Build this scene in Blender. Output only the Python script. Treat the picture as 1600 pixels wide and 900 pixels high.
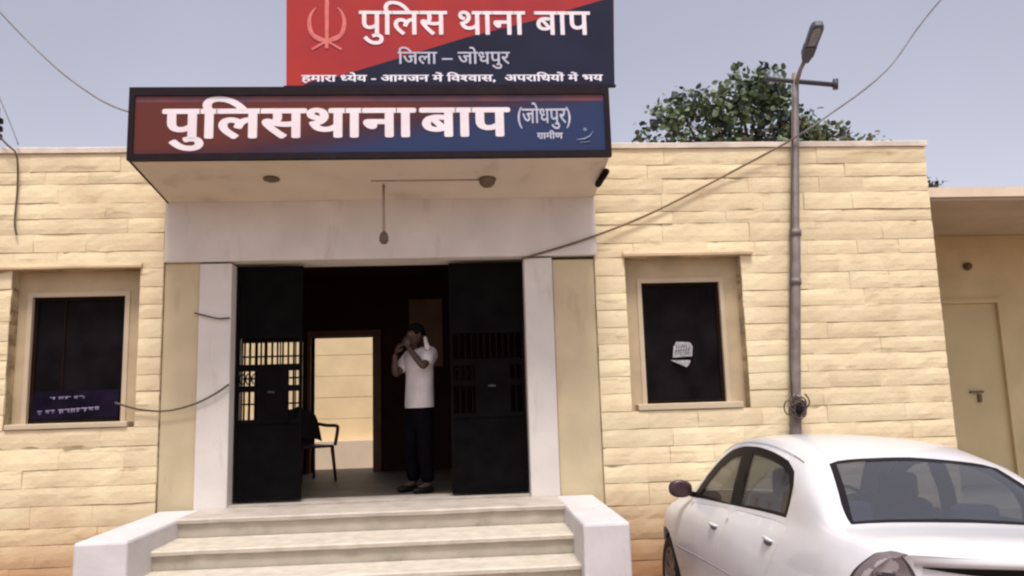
import bpy, bmesh, math, random
from mathutils import Vector, Matrix, noise
from mathutils.geometry import delaunay_2d_cdt
R_ = math.radians
PI = math.pi
for o in list(bpy.data.objects): bpy.data.objects.remove(o)
SC = bpy.context.scene
COL = SC.collection

# ------------------------------------------------------------------ camera
cam_d = bpy.data.cameras.new('camera'); cam = bpy.data.objects.new('camera', cam_d); COL.objects.link(cam)
cam_d.sensor_width = 36.0; cam_d.lens = 26.81; cam_d.clip_start = 0.05; cam_d.clip_end = 3000
YAW, PITCH, ROLL = 0.066434, 0.142005, -0.029830
_F = Vector((math.sin(YAW)*math.cos(PITCH), math.cos(YAW)*math.cos(PITCH), math.sin(PITCH)))
_r = Vector((math.cos(YAW), -math.sin(YAW), 0)); _u = _r.cross(_F)
_rr = _r*math.cos(ROLL)+_u*math.sin(ROLL); _uu = -_r*math.sin(ROLL)+_u*math.cos(ROLL)
cam.matrix_world = Matrix(((_rr.x, _uu.x, -_F.x, 0), (_rr.y, _uu.y, -_F.y, -7.5), (_rr.z, _uu.z, -_F.z, 1.743), (0, 0, 0, 1)))
SC.camera = cam

# ------------------------------------------------------------------ world, sun, exposure
SUN_EL, SUN_AZ = R_(67), R_(3)        # sun high, behind the camera and a little to its right
world = bpy.data.worlds.new('World'); SC.world = world; world.use_nodes = True
wn = world.node_tree.nodes; wl = world.node_tree.links
for n in list(wn): wn.remove(n)
wo = wn.new('ShaderNodeOutputWorld'); wb = wn.new('ShaderNodeBackground'); sky = wn.new('ShaderNodeTexSky')
sky.sky_type = 'NISHITA'; sky.sun_disc = False; sky.sun_elevation = SUN_EL; sky.sun_rotation = PI - SUN_AZ
sky.air_density = 1.0; sky.dust_density = 3.0; sky.ozone_density = 1.5
hs = wn.new('ShaderNodeHueSaturation'); hs.inputs['Saturation'].default_value = 0.37
tint = wn.new('ShaderNodeMix'); tint.data_type = 'RGBA'; tint.blend_type = 'MULTIPLY'; tint.inputs[0].default_value = 1.0
tint.inputs[7].default_value = (0.98, 0.93, 0.975, 1)
# the last few degrees above the horizon keep the colour of the low sky
tc = wn.new('ShaderNodeTexCoord'); vm = wn.new('ShaderNodeVectorMath'); vm.operation = 'MAXIMUM'; vm.inputs[1].default_value = (-2, -2, 0.09)
wl.new(tc.outputs['Generated'], vm.inputs[0]); wl.new(vm.outputs[0], sky.inputs['Vector'])
wl.new(sky.outputs[0], hs.inputs['Color']); wl.new(hs.outputs[0], tint.inputs[6]); 
hz = wn.new('ShaderNodeTexNoise'); hz.inputs['Scale'].default_value = 2.2; hz.inputs['Detail'].default_value = 3
hm = wn.new('ShaderNodeMapRange'); hm.inputs[1].default_value = 0.3; hm.inputs[2].default_value = 0.7; hm.inputs[3].default_value = 0.93; hm.inputs[4].default_value = 1.07
hv = wn.new('ShaderNodeVectorMath'); hv.operation = 'SCALE'
wl.new(hz.outputs[0], hm.inputs[0]); wl.new(tint.outputs[2], hv.inputs[0]); wl.new(hm.outputs[0], hv.inputs['Scale']); wl.new(hv.outputs[0], wb.inputs[0])
wb.inputs[1].default_value = 0.15
wl.new(wb.outputs[0], wo.inputs[0])
sun_d = bpy.data.lights.new('sun', 'SUN'); sun_d.energy = 2.4; sun_d.angle = R_(12); sun_d.color = (1.0, 0.97, 0.92)
sun = bpy.data.objects.new('sun', sun_d); COL.objects.link(sun)
# direction towards the sun
_sd = Vector((math.sin(SUN_AZ)*math.cos(SUN_EL), -math.cos(SUN_AZ)*math.cos(SUN_EL), math.sin(SUN_EL)))
sun.rotation_euler = _sd.to_track_quat('Z', 'Y').to_euler(); sun.location = _sd*30
SC.view_settings.view_transform = 'Standard'; SC.view_settings.look = 'None'
SC.view_settings.gamma = 1; SC.view_settings.exposure = 0.34
try: SC.cycles.filter_width = 2.3
except Exception: pass

# ------------------------------------------------------------------ materials
def mat(name, col, rough=0.8, var=0.12, scale=3.0, bump=0.0, bscale=40.0, metal=0.0, spec=0.5, col2=None, stain=None, obj_var=0.0, coat=0.0):
    m = bpy.data.materials.new(name); m.use_nodes = True
    N = m.node_tree.nodes; L = m.node_tree.links; b = N['Principled BSDF']
    b.inputs['Roughness'].default_value = rough; b.inputs['Metallic'].default_value = metal
    b.inputs['Specular IOR Level'].default_value = spec; b.inputs['Coat Weight'].default_value = coat
    if coat: b.inputs['Coat Roughness'].default_value = 0.05
    g = N.new('ShaderNodeNewGeometry')
    nz = N.new('ShaderNodeTexNoise'); nz.inputs['Scale'].default_value = scale; nz.inputs['Detail'].default_value = 6
    L.new(g.outputs['Position'], nz.inputs['Vector'])
    r = N.new('ShaderNodeMapRange'); r.inputs[1].default_value = 0.3; r.inputs[2].default_value = 0.7
    L.new(nz.outputs[0], r.inputs[0])
    mx = N.new('ShaderNodeMix'); mx.data_type = 'RGBA'
    c = Vector(col); c2 = Vector(col2) if col2 else c*(1-2*var)
    mx.inputs[6].default_value = (*(c*(1+var*0.6)), 1); mx.inputs[7].default_value = (*c2, 1)
    L.new(r.outputs[0], mx.inputs[0]); out = mx.outputs[2]
    if obj_var:
        oi = N.new('ShaderNodeObjectInfo'); mr = N.new('ShaderNodeMapRange')
        mr.inputs[3].default_value = 1-obj_var; mr.inputs[4].default_value = 1+obj_var*0.6
        L.new(oi.outputs['Random'], mr.inputs[0])
        v = N.new('ShaderNodeVectorMath'); v.operation = 'SCALE'; L.new(out, v.inputs[0]); L.new(mr.outputs[0], v.inputs['Scale']); out = v.outputs[0]
    if stain:                       # stain = (colour, noise scale xyz, threshold, amount)
        sc_, ssc, th, am = stain
        mp = N.new('ShaderNodeMapping'); mp.inputs['Scale'].default_value = ssc; L.new(g.outputs['Position'], mp.inputs[0])
        n2 = N.new('ShaderNodeTexNoise'); n2.inputs['Scale'].default_value = 1.0; n2.inputs['Detail'].default_value = 7; n2.inputs['Roughness'].default_value = 0.65
        L.new(mp.outputs[0], n2.inputs['Vector'])
        r2 = N.new('ShaderNodeMapRange'); r2.inputs[1].default_value = th; r2.inputs[2].default_value = th+0.14; r2.inputs[4].default_value = am
        L.new(n2.outputs[0], r2.inputs[0])
        m2 = N.new('ShaderNodeMix'); m2.data_type = 'RGBA'; L.new(r2.outputs[0], m2.inputs[0]); L.new(out, m2.inputs[6]); m2.inputs[7].default_value = (*sc_, 1)
        out = m2.outputs[2]
    L.new(out, b.inputs['Base Color'])
    if bump:
        bn = N.new('ShaderNodeTexNoise'); bn.inputs['Scale'].default_value = bscale; bn.inputs['Detail'].default_value = 5
        L.new(g.outputs['Position'], bn.inputs['Vector'])
        bp = N.new('ShaderNodeBump'); bp.inputs['Strength'].default_value = bump; bp.inputs['Distance'].default_value = 0.01
        L.new(bn.outputs[0], bp.inputs['Height']); L.new(bp.outputs[0], b.inputs['Normal'])
    m['out'] = 1
    return m
def splash(m, col, z0, z1):
    """red soil thrown up on the foot of a wall: a ragged real stain below z0..z1"""
    N = m.node_tree.nodes; L = m.node_tree.links; b = N['Principled BSDF']
    src = b.inputs['Base Color'].links[0].from_socket
    g = N.new('ShaderNodeNewGeometry'); sx = N.new('ShaderNodeSeparateXYZ'); L.new(g.outputs['Position'], sx.inputs[0])
    nz = N.new('ShaderNodeTexNoise'); nz.inputs['Scale'].default_value = 2.2; nz.inputs['Detail'].default_value = 5; L.new(g.outputs['Position'], nz.inputs['Vector'])
    ad = N.new('ShaderNodeMath'); ad.operation = 'MULTIPLY_ADD'; L.new(nz.outputs[0], ad.inputs[0]); ad.inputs[1].default_value = -0.55; L.new(sx.outputs[2], ad.inputs[2])
    mr = N.new('ShaderNodeMapRange'); mr.inputs[1].default_value = z0-0.27; mr.inputs[2].default_value = z1-0.27; mr.inputs[3].default_value = 0.85; mr.inputs[4].default_value = 0
    L.new(ad.outputs[0], mr.inputs[0])
    mx = N.new('ShaderNodeMix'); mx.data_type = 'RGBA'; L.new(mr.outputs[0], mx.inputs[0]); L.new(src, mx.inputs[6]); mx.inputs[7].default_value = (*col, 1)
    L.new(mx.outputs[2], b.inputs['Base Color'])
CREAM = (0.76, 0.650, 0.415)
M = {}
M['stone'] = mat('cream_painted_stone', CREAM, 0.85, 0.13, 2.3, 0.35, 28, spec=0.25, obj_var=0.08, col2=(0.71, 0.565, 0.36), stain=((0.30, 0.19, 0.10), (2.4, 3.0, 15.0), 0.575, 0.6))
splash(M['stone'], (0.42, 0.20, 0.09), 0.10, 0.95)
M['mortar'] = mat('cream_mortar', (0.52, 0.41, 0.255), 0.9, 0.25, 4, 0.5, 30, spec=0.2, stain=((0.20, 0.12, 0.06), (3, 3, 9), 0.50, 0.8))
splash(M['mortar'], (0.30, 0.13, 0.06), 0.10, 0.9)
M['plaster'] = mat('smooth_tan_plaster', (0.60, 0.49, 0.31), 0.85, 0.08, 2, 0.2, 25, spec=0.25, stain=((0.40, 0.28, 0.15), (5, 5, 1.4), 0.56, 0.45))
M['tan'] = mat('tan_window_surround', (0.50, 0.385, 0.24), 0.85, 0.08, 4, 0.2, 30, spec=0.25)
M['surround'] = mat('pale_window_surround', (0.54, 0.435, 0.30), 0.8, 0.06, 4, 0.1, 30, spec=0.25)
M['white'] = mat('lilac_white_wall_paint', (0.68, 0.625, 0.57), 0.75, 0.06, 2.5, 0.15, 30, spec=0.3, stain=((0.42, 0.34, 0.29), (6, 6, 1.3), 0.57, 0.45))
M['cheekpaint'] = mat('white_distemper', (0.61, 0.58, 0.575), 0.75, 0.05, 4, 0.2, 25, spec=0.3, stain=((0.46, 0.37, 0.30), (5, 5, 2), 0.57, 0.5))
M['soffit'] = mat('soffit_paint', (0.66, 0.58, 0.485), 0.85, 0.05, 2, 0.1, 25, spec=0.2, stain=((0.40, 0.32, 0.27), (2, 2, 2), 0.58, 0.5))
M['coping'] = mat('coping_cement', (0.72, 0.62, 0.52), 0.85, 0.12, 5, 0.3, 30, spec=0.25)
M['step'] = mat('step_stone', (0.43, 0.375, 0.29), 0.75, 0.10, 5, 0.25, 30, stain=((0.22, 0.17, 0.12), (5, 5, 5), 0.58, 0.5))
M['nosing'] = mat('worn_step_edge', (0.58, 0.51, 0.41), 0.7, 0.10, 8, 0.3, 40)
M['landing'] = mat('landing_stone', (0.50, 0.43, 0.36), 0.6, 0.10, 5, 0.15, 30, stain=((0.26, 0.2, 0.15), (3, 3, 3), 0.55, 0.5))
M['dirt'] = mat('red_soil', (0.27, 0.175, 0.12), 0.95, 0.2, 1.5, 0.8, 18, spec=0.15, col2=(0.20, 0.135, 0.095))
M['black'] = mat('black_gate_paint', (0.0055, 0.005, 0.005), 0.8, 0.2, 6, 0.1, spec=0.03)
M['pane'] = mat('dark_window_board', (0.0085, 0.0065, 0.0075), 0.6, 0.3, 4, spec=0.05)
M['winframe'] = mat('dark_brown_frame', (0.014, 0.008, 0.006), 0.7, 0.2, 6, spec=0.06)
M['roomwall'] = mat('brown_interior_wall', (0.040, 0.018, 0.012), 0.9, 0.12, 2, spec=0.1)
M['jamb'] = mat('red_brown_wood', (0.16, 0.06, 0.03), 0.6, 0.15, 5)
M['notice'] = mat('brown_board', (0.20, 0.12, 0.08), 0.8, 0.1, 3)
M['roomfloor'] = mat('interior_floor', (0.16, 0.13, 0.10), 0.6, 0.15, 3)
M['courtwall'] = mat('courtyard_wall_paint', (0.78, 0.60, 0.34), 0.85, 0.06, 2)
M['courtbase'] = mat('courtyard_plinth', (0.70, 0.57, 0.42), 0.85, 0.06, 2)
M['signframe'] = mat('dark_sign_frame', (0.018, 0.011, 0.014), 0.6, 0.15, 8, spec=0.12)
M['letter'] = mat('sign_white_vinyl', (0.82, 0.78, 0.84), 0.5, 0.03, 9)
M['letterpink'] = mat('sign_pink_white_vinyl', (0.84, 0.74, 0.76), 0.5, 0.05, 5)
M['emblem'] = mat('faded_emblem', (0.66, 0.155, 0.13), 0.5, 0.12, 14)
M['swoosh'] = mat('pale_blue_mark', (0.15, 0.20, 0.33), 0.5, 0.1, 12)
M['smalltext'] = mat('sign_grey_vinyl', (0.50, 0.50, 0.60), 0.5, 0.1, 12)
M['navy'] = mat('navy_print', (0.018, 0.020, 0.045), 0.6, 0.15, 2, spec=0.12)
M['steel'] = mat('weathered_pole_steel', (0.23, 0.19, 0.175), 0.6, 0.2, 7, 0.2, 60, metal=0.2, stain=((0.12, 0.07, 0.05), (8, 8, 3), 0.55, 0.6))
M['darksteel'] = mat('dark_steel', (0.06, 0.055, 0.07), 0.55, 0.2, 7, metal=0.2)
M['lampbody'] = mat('street_lamp_housing', (0.035, 0.035, 0.055), 0.5, 0.1, 9)
M['lampgrey'] = mat('street_lamp_rim', (0.065, 0.07, 0.095), 0.5, 0.1, 9)
M['lens'] = mat('street_lamp_lens', (0.17, 0.18, 0.23), 0.25, 0.2, 30)
M['cable'] = mat('dusty_cable', (0.10, 0.075, 0.06), 0.8, 0.2, 5)
M['cabletan'] = mat('dusty_brown_cable', (0.20, 0.135, 0.085), 0.85, 0.2, 5)
M['cablegrey'] = mat('grey_cable', (0.26, 0.24, 0.25), 0.8, 0.2, 5)
M['fixture'] = mat('brown_fixture', (0.13, 0.095, 0.055), 0.6, 0.15, 9)
M['conduit'] = mat('painted_conduit', (0.38, 0.28, 0.23), 0.7, 0.1, 9)
M['annex'] = mat('annex_tan_paint', (0.64, 0.52, 0.31), 0.85, 0.08, 2, 0.2, 25, spec=0.2)
M['annexslab'] = mat('annex_slab_edge', (0.74, 0.60, 0.44), 0.8, 0.06, 3)
M['annexdoor'] = mat('annex_door_paint', (0.59, 0.475, 0.265), 0.6, 0.06, 2)
M['bark'] = mat('bark', (0.12, 0.085, 0.06), 0.9, 0.2, 8, 0.6, 20)
M['leaf'] = mat('leaf_green', (0.070, 0.118, 0.055), 0.55, 0.35, 1.6, obj_var=0.1, col2=(0.10, 0.125, 0.055))
M['leafdark'] = mat('leaf_dark', (0.040, 0.062, 0.055), 0.55, 0.3, 2)
M['leafdry'] = mat('leaf_dry', (0.13, 0.115, 0.055), 0.7, 0.3, 3)
M['carpaint'] = mat('car_white_paint', (0.67, 0.662, 0.675), 0.30, 0.045, 2.2, coat=0.5)
M['seam'] = mat('panel_gap', (0.05, 0.05, 0.05), 0.8, 0.05)
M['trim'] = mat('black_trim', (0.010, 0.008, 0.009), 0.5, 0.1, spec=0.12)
M['mirror'] = mat('dark_maroon_mirror_cap', (0.05, 0.022, 0.028), 0.3, 0.1)
M['chrome'] = mat('chrome', (0.55, 0.55, 0.57), 0.22, 0.05, metal=0.9)
M['badge'] = mat('badge_grey', (0.22, 0.21, 0.24), 0.35, 0.05, metal=0.6)
M['tyre'] = mat('tyre_rubber', (0.022, 0.018, 0.017), 0.85, 0.2, 9)
M['rim'] = mat('wheel_rim', (0.28, 0.22, 0.23), 0.4, 0.15, 6, metal=0.5)
M['seat'] = mat('car_seat_cloth', (0.055, 0.06, 0.080), 0.9, 0.15, 7)
M['liner'] = mat('car_liner', (0.05, 0.05, 0.055), 0.9, 0.1)
M['lampred'] = mat('tail_lamp_smoke', (0.17, 0.135, 0.14), 0.3, 0.05, 5)
M['lampdark'] = mat('tail_lamp_dark', (0.045, 0.03, 0.034), 0.35, 0.2, 9)
M['lampclear'] = mat('tail_lamp_clear', (0.34, 0.31, 0.31), 0.3, 0.05, 5)
M['skin'] = mat('skin', (0.075, 0.038, 0.027), 0.6, 0.1, 12)
M['shirt'] = mat('white_cotton', (0.62, 0.56, 0.55), 0.9, 0.07, 9, 0.3, 30)
M['trousers'] = mat('dark_trousers', (0.005, 0.004, 0.006), 0.95, 0.2, 9, spec=0.04)
M['hair'] = mat('black_hair', (0.008, 0.006, 0.006), 0.9, 0.1, spec=0.05)
M['chair'] = mat('maroon_plastic', (0.06, 0.022, 0.022), 0.4, 0.1, 5)
M['cloth'] = mat('dark_cloth', (0.07, 0.05, 0.055), 0.95, 0.25, 9)
M['sticker'] = mat('white_sticker', (0.42, 0.40, 0.40), 0.7, 0.3, 26)
M['stickerblue'] = mat('navy_sticker', (0.011, 0.007, 0.020), 0.6, 0.3, 5, spec=0.05)
M['stickertext'] = mat('sticker_text', (0.26, 0.22, 0.34), 0.6, 0.12, 30)

def glass_mat(name, col, alpha, rough=0.03):
    m = bpy.data.materials.new(name); m.use_nodes = True; N = m.node_tree.nodes; L = m.node_tree.links
    for n in list(N): N.remove(n)
    o = N.new('ShaderNodeOutputMaterial'); t = N.new('ShaderNodeBsdfTransparent'); t.inputs[0].default_value = (*col, 1)
    g = N.new('ShaderNodeBsdfGlossy'); g.inputs['Roughness'].default_value = rough; g.inputs['Color'].default_value = (0.9, 0.92, 1, 1)
    d = N.new('ShaderNodeBsdfDiffuse'); d.inputs[0].default_value = (0.30, 0.30, 0.33, 1)   # dust on the glass
    m1 = N.new('ShaderNodeMixShader'); m1.inputs[0].default_value = alpha
    L.new(t.outputs[0], m1.inputs[1]); L.new(d.outputs[0], m1.inputs[2])
    lw = N.new('ShaderNodeLayerWeight'); pw = N.new('ShaderNodeMath'); pw.operation = 'POWER'; L.new(lw.outputs['Facing'], pw.inputs[0]); pw.inputs[1].default_value = 4.5
    f = N.new('ShaderNodeMath'); f.operation = 'MULTIPLY_ADD'; L.new(pw.outputs[0], f.inputs[0]); f.inputs[1].default_value = 0.7; f.inputs[2].default_value = 0.045
    m2 = N.new('ShaderNodeMixShader'); L.new(f.outputs[0], m2.inputs[0]); L.new(m1.outputs[0], m2.inputs[1]); L.new(g.outputs[0], m2.inputs[2])
    L.new(m2.outputs[0], o.inputs[0]); return m
M['rearglass'] = glass_mat('rear_screen_glass', (0.44, 0.50, 0.58), 0.15)
M['sideglass'] = glass_mat('side_window_glass', (0.36, 0.39, 0.39), 0.05)

def sign_lower_mat():
    """faded print: brick red at the left and top running into navy blue at the lower right"""
    m = mat('lower_sign_print', (0.1, 0.03, 0.03), 0.6, 0.1, 3, spec=0.15)
    N = m.node_tree.nodes; L = m.node_tree.links; b = N['Principled BSDF']
    g = N.new('ShaderNodeNewGeometry'); s = N.new('ShaderNodeSeparateXYZ'); L.new(g.outputs['Position'], s.inputs[0])
    nz = N.new('ShaderNodeTexNoise'); nz.inputs['Scale'].default_value = 1.6; nz.inputs['Detail'].default_value = 4; L.new(g.outputs['Position'], nz.inputs['Vector'])
    # t = (x+2.8)*0.30 - (z-3.85)*1.55 + noise
    a = N.new('ShaderNodeMath'); a.operation = 'MULTIPLY_ADD'; L.new(s.outputs[0], a.inputs[0]); a.inputs[1].default_value = 0.30; a.inputs[2].default_value = 0.30*2.8+1.55*3.87-0.08
    c = N.new('ShaderNodeMath'); c.operation = 'MULTIPLY_ADD'; L.new(s.outputs[2], c.inputs[0]); c.inputs[1].default_value = -1.55; L.new(a.outputs[0], c.inputs[2])
    d = N.new('ShaderNodeMath'); d.operation = 'MULTIPLY_ADD'; L.new(nz.outputs[0], d.inputs[0]); d.inputs[1].default_value = 0.3; L.new(c.outputs[0], d.inputs[2])
    cr = N.new('ShaderNodeValToRGB'); e = cr.color_ramp.elements
    e[0].position = 0.0; e[0].color = (0.125, 0.032, 0.024, 1); e[1].position = 0.55; e[1].color = (0.026, 0.040, 0.105, 1)
    x = cr.color_ramp.elements.new(0.28); x.color = (0.058, 0.024, 0.036, 1)
    L.new(d.outputs[0], cr.inputs[0]); L.new(cr.outputs[0], b.inputs['Base Color']); return m
M['lowersign'] = sign_lower_mat()
M['uppersign'] = mat('red_print', (0.40, 0.042, 0.030), 0.65, 0.12, 1.5, col2=(0.33, 0.035, 0.045), spec=0.12)

# ------------------------------------------------------------------ mesh helpers
def link(o, parent=None):
    COL.objects.link(o)
    if parent is not None: o.parent = parent
    return o
def new(name, bm, m, parent=None, smooth=False, mats=None):
    me = bpy.data.meshes.new(name); bm.normal_update(); bm.to_mesh(me); bm.free()
    for x in (mats or [m]): me.materials.append(x)
    if smooth:
        for p in me.polygons: p.use_smooth = True
    return link(bpy.data.objects.new(name, me), parent)
def thing(name, label, cat, loc=(0, 0, 0), group=None, mat_=None):
    o = bpy.data.objects.new(name, None); COL.objects.link(o); o.empty_display_size = 0.1
    if mat_ is not None: o.matrix_world = mat_
    else: o.location = loc
    o['label'] = label; o['category'] = cat
    if group: o['group'] = group
    return o
def tag(o, label=None, cat=None, group=None, kind=None):
    for k, v in (('label', label), ('category', cat), ('group', group), ('kind', kind)):
        if v: o[k] = v
    return o
def box(bm, x0, x1, y0, y1, z0, z1, bev=0.0, off=(0, 0, 0)):
    ox, oy, oz = off
    vs = [bm.verts.new((x-ox, y-oy, z-oz)) for x in (x0, x1) for y in (y0, y1) for z in (z0, z1)]
    F = [(0, 1, 3, 2), (4, 6, 7, 5), (0, 4, 5, 1), (2, 3, 7, 6), (0, 2, 6, 4), (1, 5, 7, 3)]
    fs = [bm.faces.new([vs[i] for i in f]) for f in F]
    if bev:
        bmesh.ops.bevel(bm, geom=list({e for f in fs for e in f.edges}), offset=bev, segments=2, affect='EDGES', profile=0.5)
    return vs
def bxo(name, dims, m, parent=None, bev=0.0, off=(0, 0, 0), **k):
    bm = bmesh.new(); box(bm, *dims, bev=bev, off=off); return new(name, bm, m, parent, **k)
def tube(bm, pts, rad, seg=8, caps=True):
    pts = [Vector(p) for p in pts]; n = len(pts)
    rads = rad if isinstance(rad, (list, tuple)) else [rad]*n
    rings = []; up = None
    for i, p in enumerate(pts):
        t = (pts[min(i+1, n-1)]-pts[max(i-1, 0)]).normalized()
        if up is None: up = Vector((0, 0, 1)) if abs(t.z) < 0.9 else Vector((1, 0, 0))
        s = t.cross(up).normalized(); up = s.cross(t).normalized()
        rings.append([bm.verts.new(p+(s*math.cos(2*PI*k/seg)+up*math.sin(2*PI*k/seg))*rads[i]) for k in range(seg)])
    for a, b in zip(rings, rings[1:]):
        for k in range(seg): bm.faces.new((a[k], a[(k+1) % seg], b[(k+1) % seg], b[k]))
    if caps: bm.faces.new(rings[0][::-1]); bm.faces.new(rings[-1])
def tubeo(name, pts, rad, m, parent=None, seg=8):
    bm = bmesh.new(); tube(bm, pts, rad, seg); return new(name, bm, m, parent, smooth=True)
def sag(p, q, s, n=14):
    p = Vector(p); q = Vector(q)
    return [p.lerp(q, i/n)-Vector((0, 0, s*4*(i/n)*(1-i/n))) for i in range(n+1)]
def smoothpath(pts, n=8):
    P = [Vector(p) for p in pts]; out = []
    for i in range(len(P)-1):
        a, b, c, d = P[max(i-1, 0)], P[i], P[i+1], P[min(i+2, len(P)-1)]
        for k in range(n):
            t = k/n; out.append(0.5*((2*b)+(c-a)*t+(2*a-5*b+4*c-d)*t*t+(3*b-a-3*c+d)*t**3))
    out.append(P[-1]); return out
def loft_prism(bm, poly, y0, y1):
    """polygon of (x, z) extruded from y0 (front) to y1"""
    a = [bm.verts.new((x, y0, z)) for x, z in poly]; b = [bm.verts.new((x, y1, z)) for x, z in poly]
    n = len(poly); bm.faces.new(a); bm.faces.new(b[::-1])
    for i in range(n): bm.faces.new((a[i], b[i], b[(i+1) % n], a[(i+1) % n]))
def ellipsoid(bm, c, r, seg=14, rings=9, rot=None):
    m = Matrix.Translation(Vector(c)) @ (rot.to_4x4() if rot else Matrix.Identity(4)) @ Matrix.Diagonal((*r, 1))
    bmesh.ops.create_uvsphere(bm, u_segments=seg, v_segments=rings, radius=1, matrix=m)
def lathe(bm, prof, mtx, seg=24):
    """profile of (radius, height) turned about local z"""
    rings = [[bm.verts.new(mtx @ Vector((r*math.cos(2*PI*k/seg), r*math.sin(2*PI*k/seg), h))) for k in range(seg)] for r, h in prof]
    for a, b in zip(rings, rings[1:]):
        for k in range(seg): bm.faces.new((a[k], a[(k+1) % seg], b[(k+1) % seg], b[k]))
    bm.faces.new(rings[0][::-1]); bm.faces.new(rings[-1])

# ================================================================== SETTING
rng = random.Random(7)
CARM_O = Vector((2.405, -4.362, 0.001)); CY, CP, CR = 1.522, -0.035, 0.057
_cf = Vector((math.cos(CY)*math.cos(CP), math.sin(CY)*math.cos(CP), math.sin(CP)))
_cl = Vector((-math.sin(CY), math.cos(CY), 0)); _cu = _cf.cross(_cl)
_clr = _cl*math.cos(CR)+_cu*math.sin(CR); _cur = -_cl*math.sin(CR)+_cu*math.cos(CR)
CARM = Matrix(((_cf.x, _clr.x, _cur.x, CARM_O.x), (_cf.y, _clr.y, _cur.y, CARM_O.y), (_cf.z, _clr.z, _cur.z, CARM_O.z), (0, 0, 0, 1)))
def ground_z(x, y):
    """gently uneven yard: it falls away to the right under the parked car"""
    n = _cur; d = CARM_O.dot(n); zp = (d-n.x*x-n.y*y)/n.z
    wx = max(0, min(1, (x-0.9)/0.8))*max(0, min(1, (5.2-x)/1.4)); wy = max(0, min(1, (y+6.6)/1.6))*max(0, min(1, (0.5-y)/0.6))
    w = wx*wy; w = w*w*(3-2*w)
    return w*zp+0.012*noise.noise(Vector((x*0.9, y*0.9, 3)))*(1-w)
bm = bmesh.new()
xs = [-900, -200, -60, -25, -14]+[-9+i*0.5 for i in range(41)]+[16, 30, 70, 220, 900]
ys = [-400, -120, -40, -18]+[-12+i*0.4 for i in range(36)]+[4, 8, 14, 30, 80, 300, 1200]
vg = [[bm.verts.new((x, y, ground_z(x, y))) for x in xs] for y in ys]
for j in range(len(ys)-1):
    for i in range(len(xs)-1): bm.faces.new((vg[j][i], vg[j][i+1], vg[j+1][i+1], vg[j+1][i]))
tag(new('ground', bm, M['dirt'], smooth=True), 'reddish bare soil yard in front of the station', kind='structure')

# ================================================================== POLICE STATION
ZF = 0.8          # floor level
bld = thing('police_station', 'cream painted stone police station with a signboarded porch and two dark windows', 'building')
def stone_mesh(x0, x1, z0, z1, y=0.0):
    w = x1-x0; nx = max(3, int(w/0.085)); nz = 3; bm = bmesh.new(); seed = rng.random()*100
    tone = rng.uniform(-0.003, 0.005); tilt = rng.uniform(-0.003, 0.003)
    g = []
    for j in range(nz+1):
        row = []
        for i in range(nx+1):
            u = i/nx; v = j/nz; x = x0+w*u; z = z0+(z1-z0)*v
            edge = i in (0, nx) or j in (0, nz)
            if j in (0, nz): z += (0.0025+0.008*max(-0.35, noise.noise(Vector((x*3.3, seed, j*5)))))*(1 if j == 0 else -1)
            if i in (0, nx): x += 0.004*noise.noise(Vector((seed, z*9, i)))
            p = 0.030+tone+tilt*(v-0.5)*2+0.0036*noise.noise(Vector((x*3, z*7, seed)))+0.0040*noise.noise(Vector((x*13, z*20, seed)))
            if j in (0, nz): p = p-0.0045+0.004*noise.noise(Vector((x*5, z*9, 2)))
            elif edge: p -= 0.001
            row.append(bm.verts.new((x, y-p, z)))
        g.append(row)
    for j in range(nz):
        for i in range(nx): bm.faces.new((g[j][i], g[j][i+1], g[j+1][i+1], g[j+1][i]))
    loop = [g[0][i] for i in range(nx+1)]+[g[j][nx] for j in range(1, nz+1)]+[g[nz][i] for i in range(nx-1, -1, -1)]+[g[j][0] for j in range(nz-1, 0, -1)]
    back = [bm.verts.new((v.co.x, y-0.002, v.co.z)) for v in loop]; n = len(loop)
    for i in range(n): bm.faces.new((loop[i], back[i], back[(i+1) % n], loop[(i+1) % n]))
    return bm
def courses(za, zb, h):
    n = max(1, round((zb-za)/h)); cuts = [za+(zb-za)*i/n+(rng.uniform(-.022, .022) if 0 < i < n else 0) for i in range(n+1)]
    return list(zip(cuts, cuts[1:]))
def stone_wall(x0, x1, hole, parent, hideL=None, hideR=None):
    hx0, hx1, hz0, hz1 = hole
    C_ = courses(0.0, hz0, 0.172)+courses(hz0, hz1, 0.165)+courses(hz1, 4.235, 0.160)
    # keep course edges touching
    C_ = [(C_[i][0], (C_[i+1][0] if i+1 < len(C_) else C_[i][1])) for i in range(len(C_))]
    far = bmesh.new()
    for (a, b) in C_:
        spans = [(x0, hx0), (hx1, x1)] if (a+b)/2 > hz0 and (a+b)/2 < hz1 else [(x0, x1)]
        for (p, q) in spans:
            x = p
            while x < q-1e-4:
                w = rng.uniform(0.38, 0.95)
                if q-(x+w) < 0.28: w = q-x
                g_ = rng.choice((0.0004, 0.0006, 0.0022)); sx0, sx1 = x+g_, x+w-g_
                bmS = stone_mesh(sx0, sx1, a+0.0008, b-0.0008)
                if hideL is not None and sx1 < hideL:
                    me = bpy.data.meshes.new('t'); bmS.to_mesh(me); bmS.free(); far.from_mesh(me); bpy.data.meshes.remove(me)
                else: new('stone', bmS, M['stone'], parent)
                x += w
    if len(far.verts): tag(new('stone_courses', far, M['stone'], parent), kind='stuff')
    else: far.free()
def holed_wall(name, x0, x1, z0, z1, hole, y0, y1, m, parent):
    hx0, hx1, hz0, hz1 = hole; bm = bmesh.new()
    for d in ((x0, hx0, z0, z1), (hx1, x1, z0, z1), (hx0, hx1, z0, hz0), (hx0, hx1, hz1, z1)):
        box(bm, d[0], d[1], y0, y1, d[2], d[3])
    return new(name, bm, m, parent)
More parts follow.
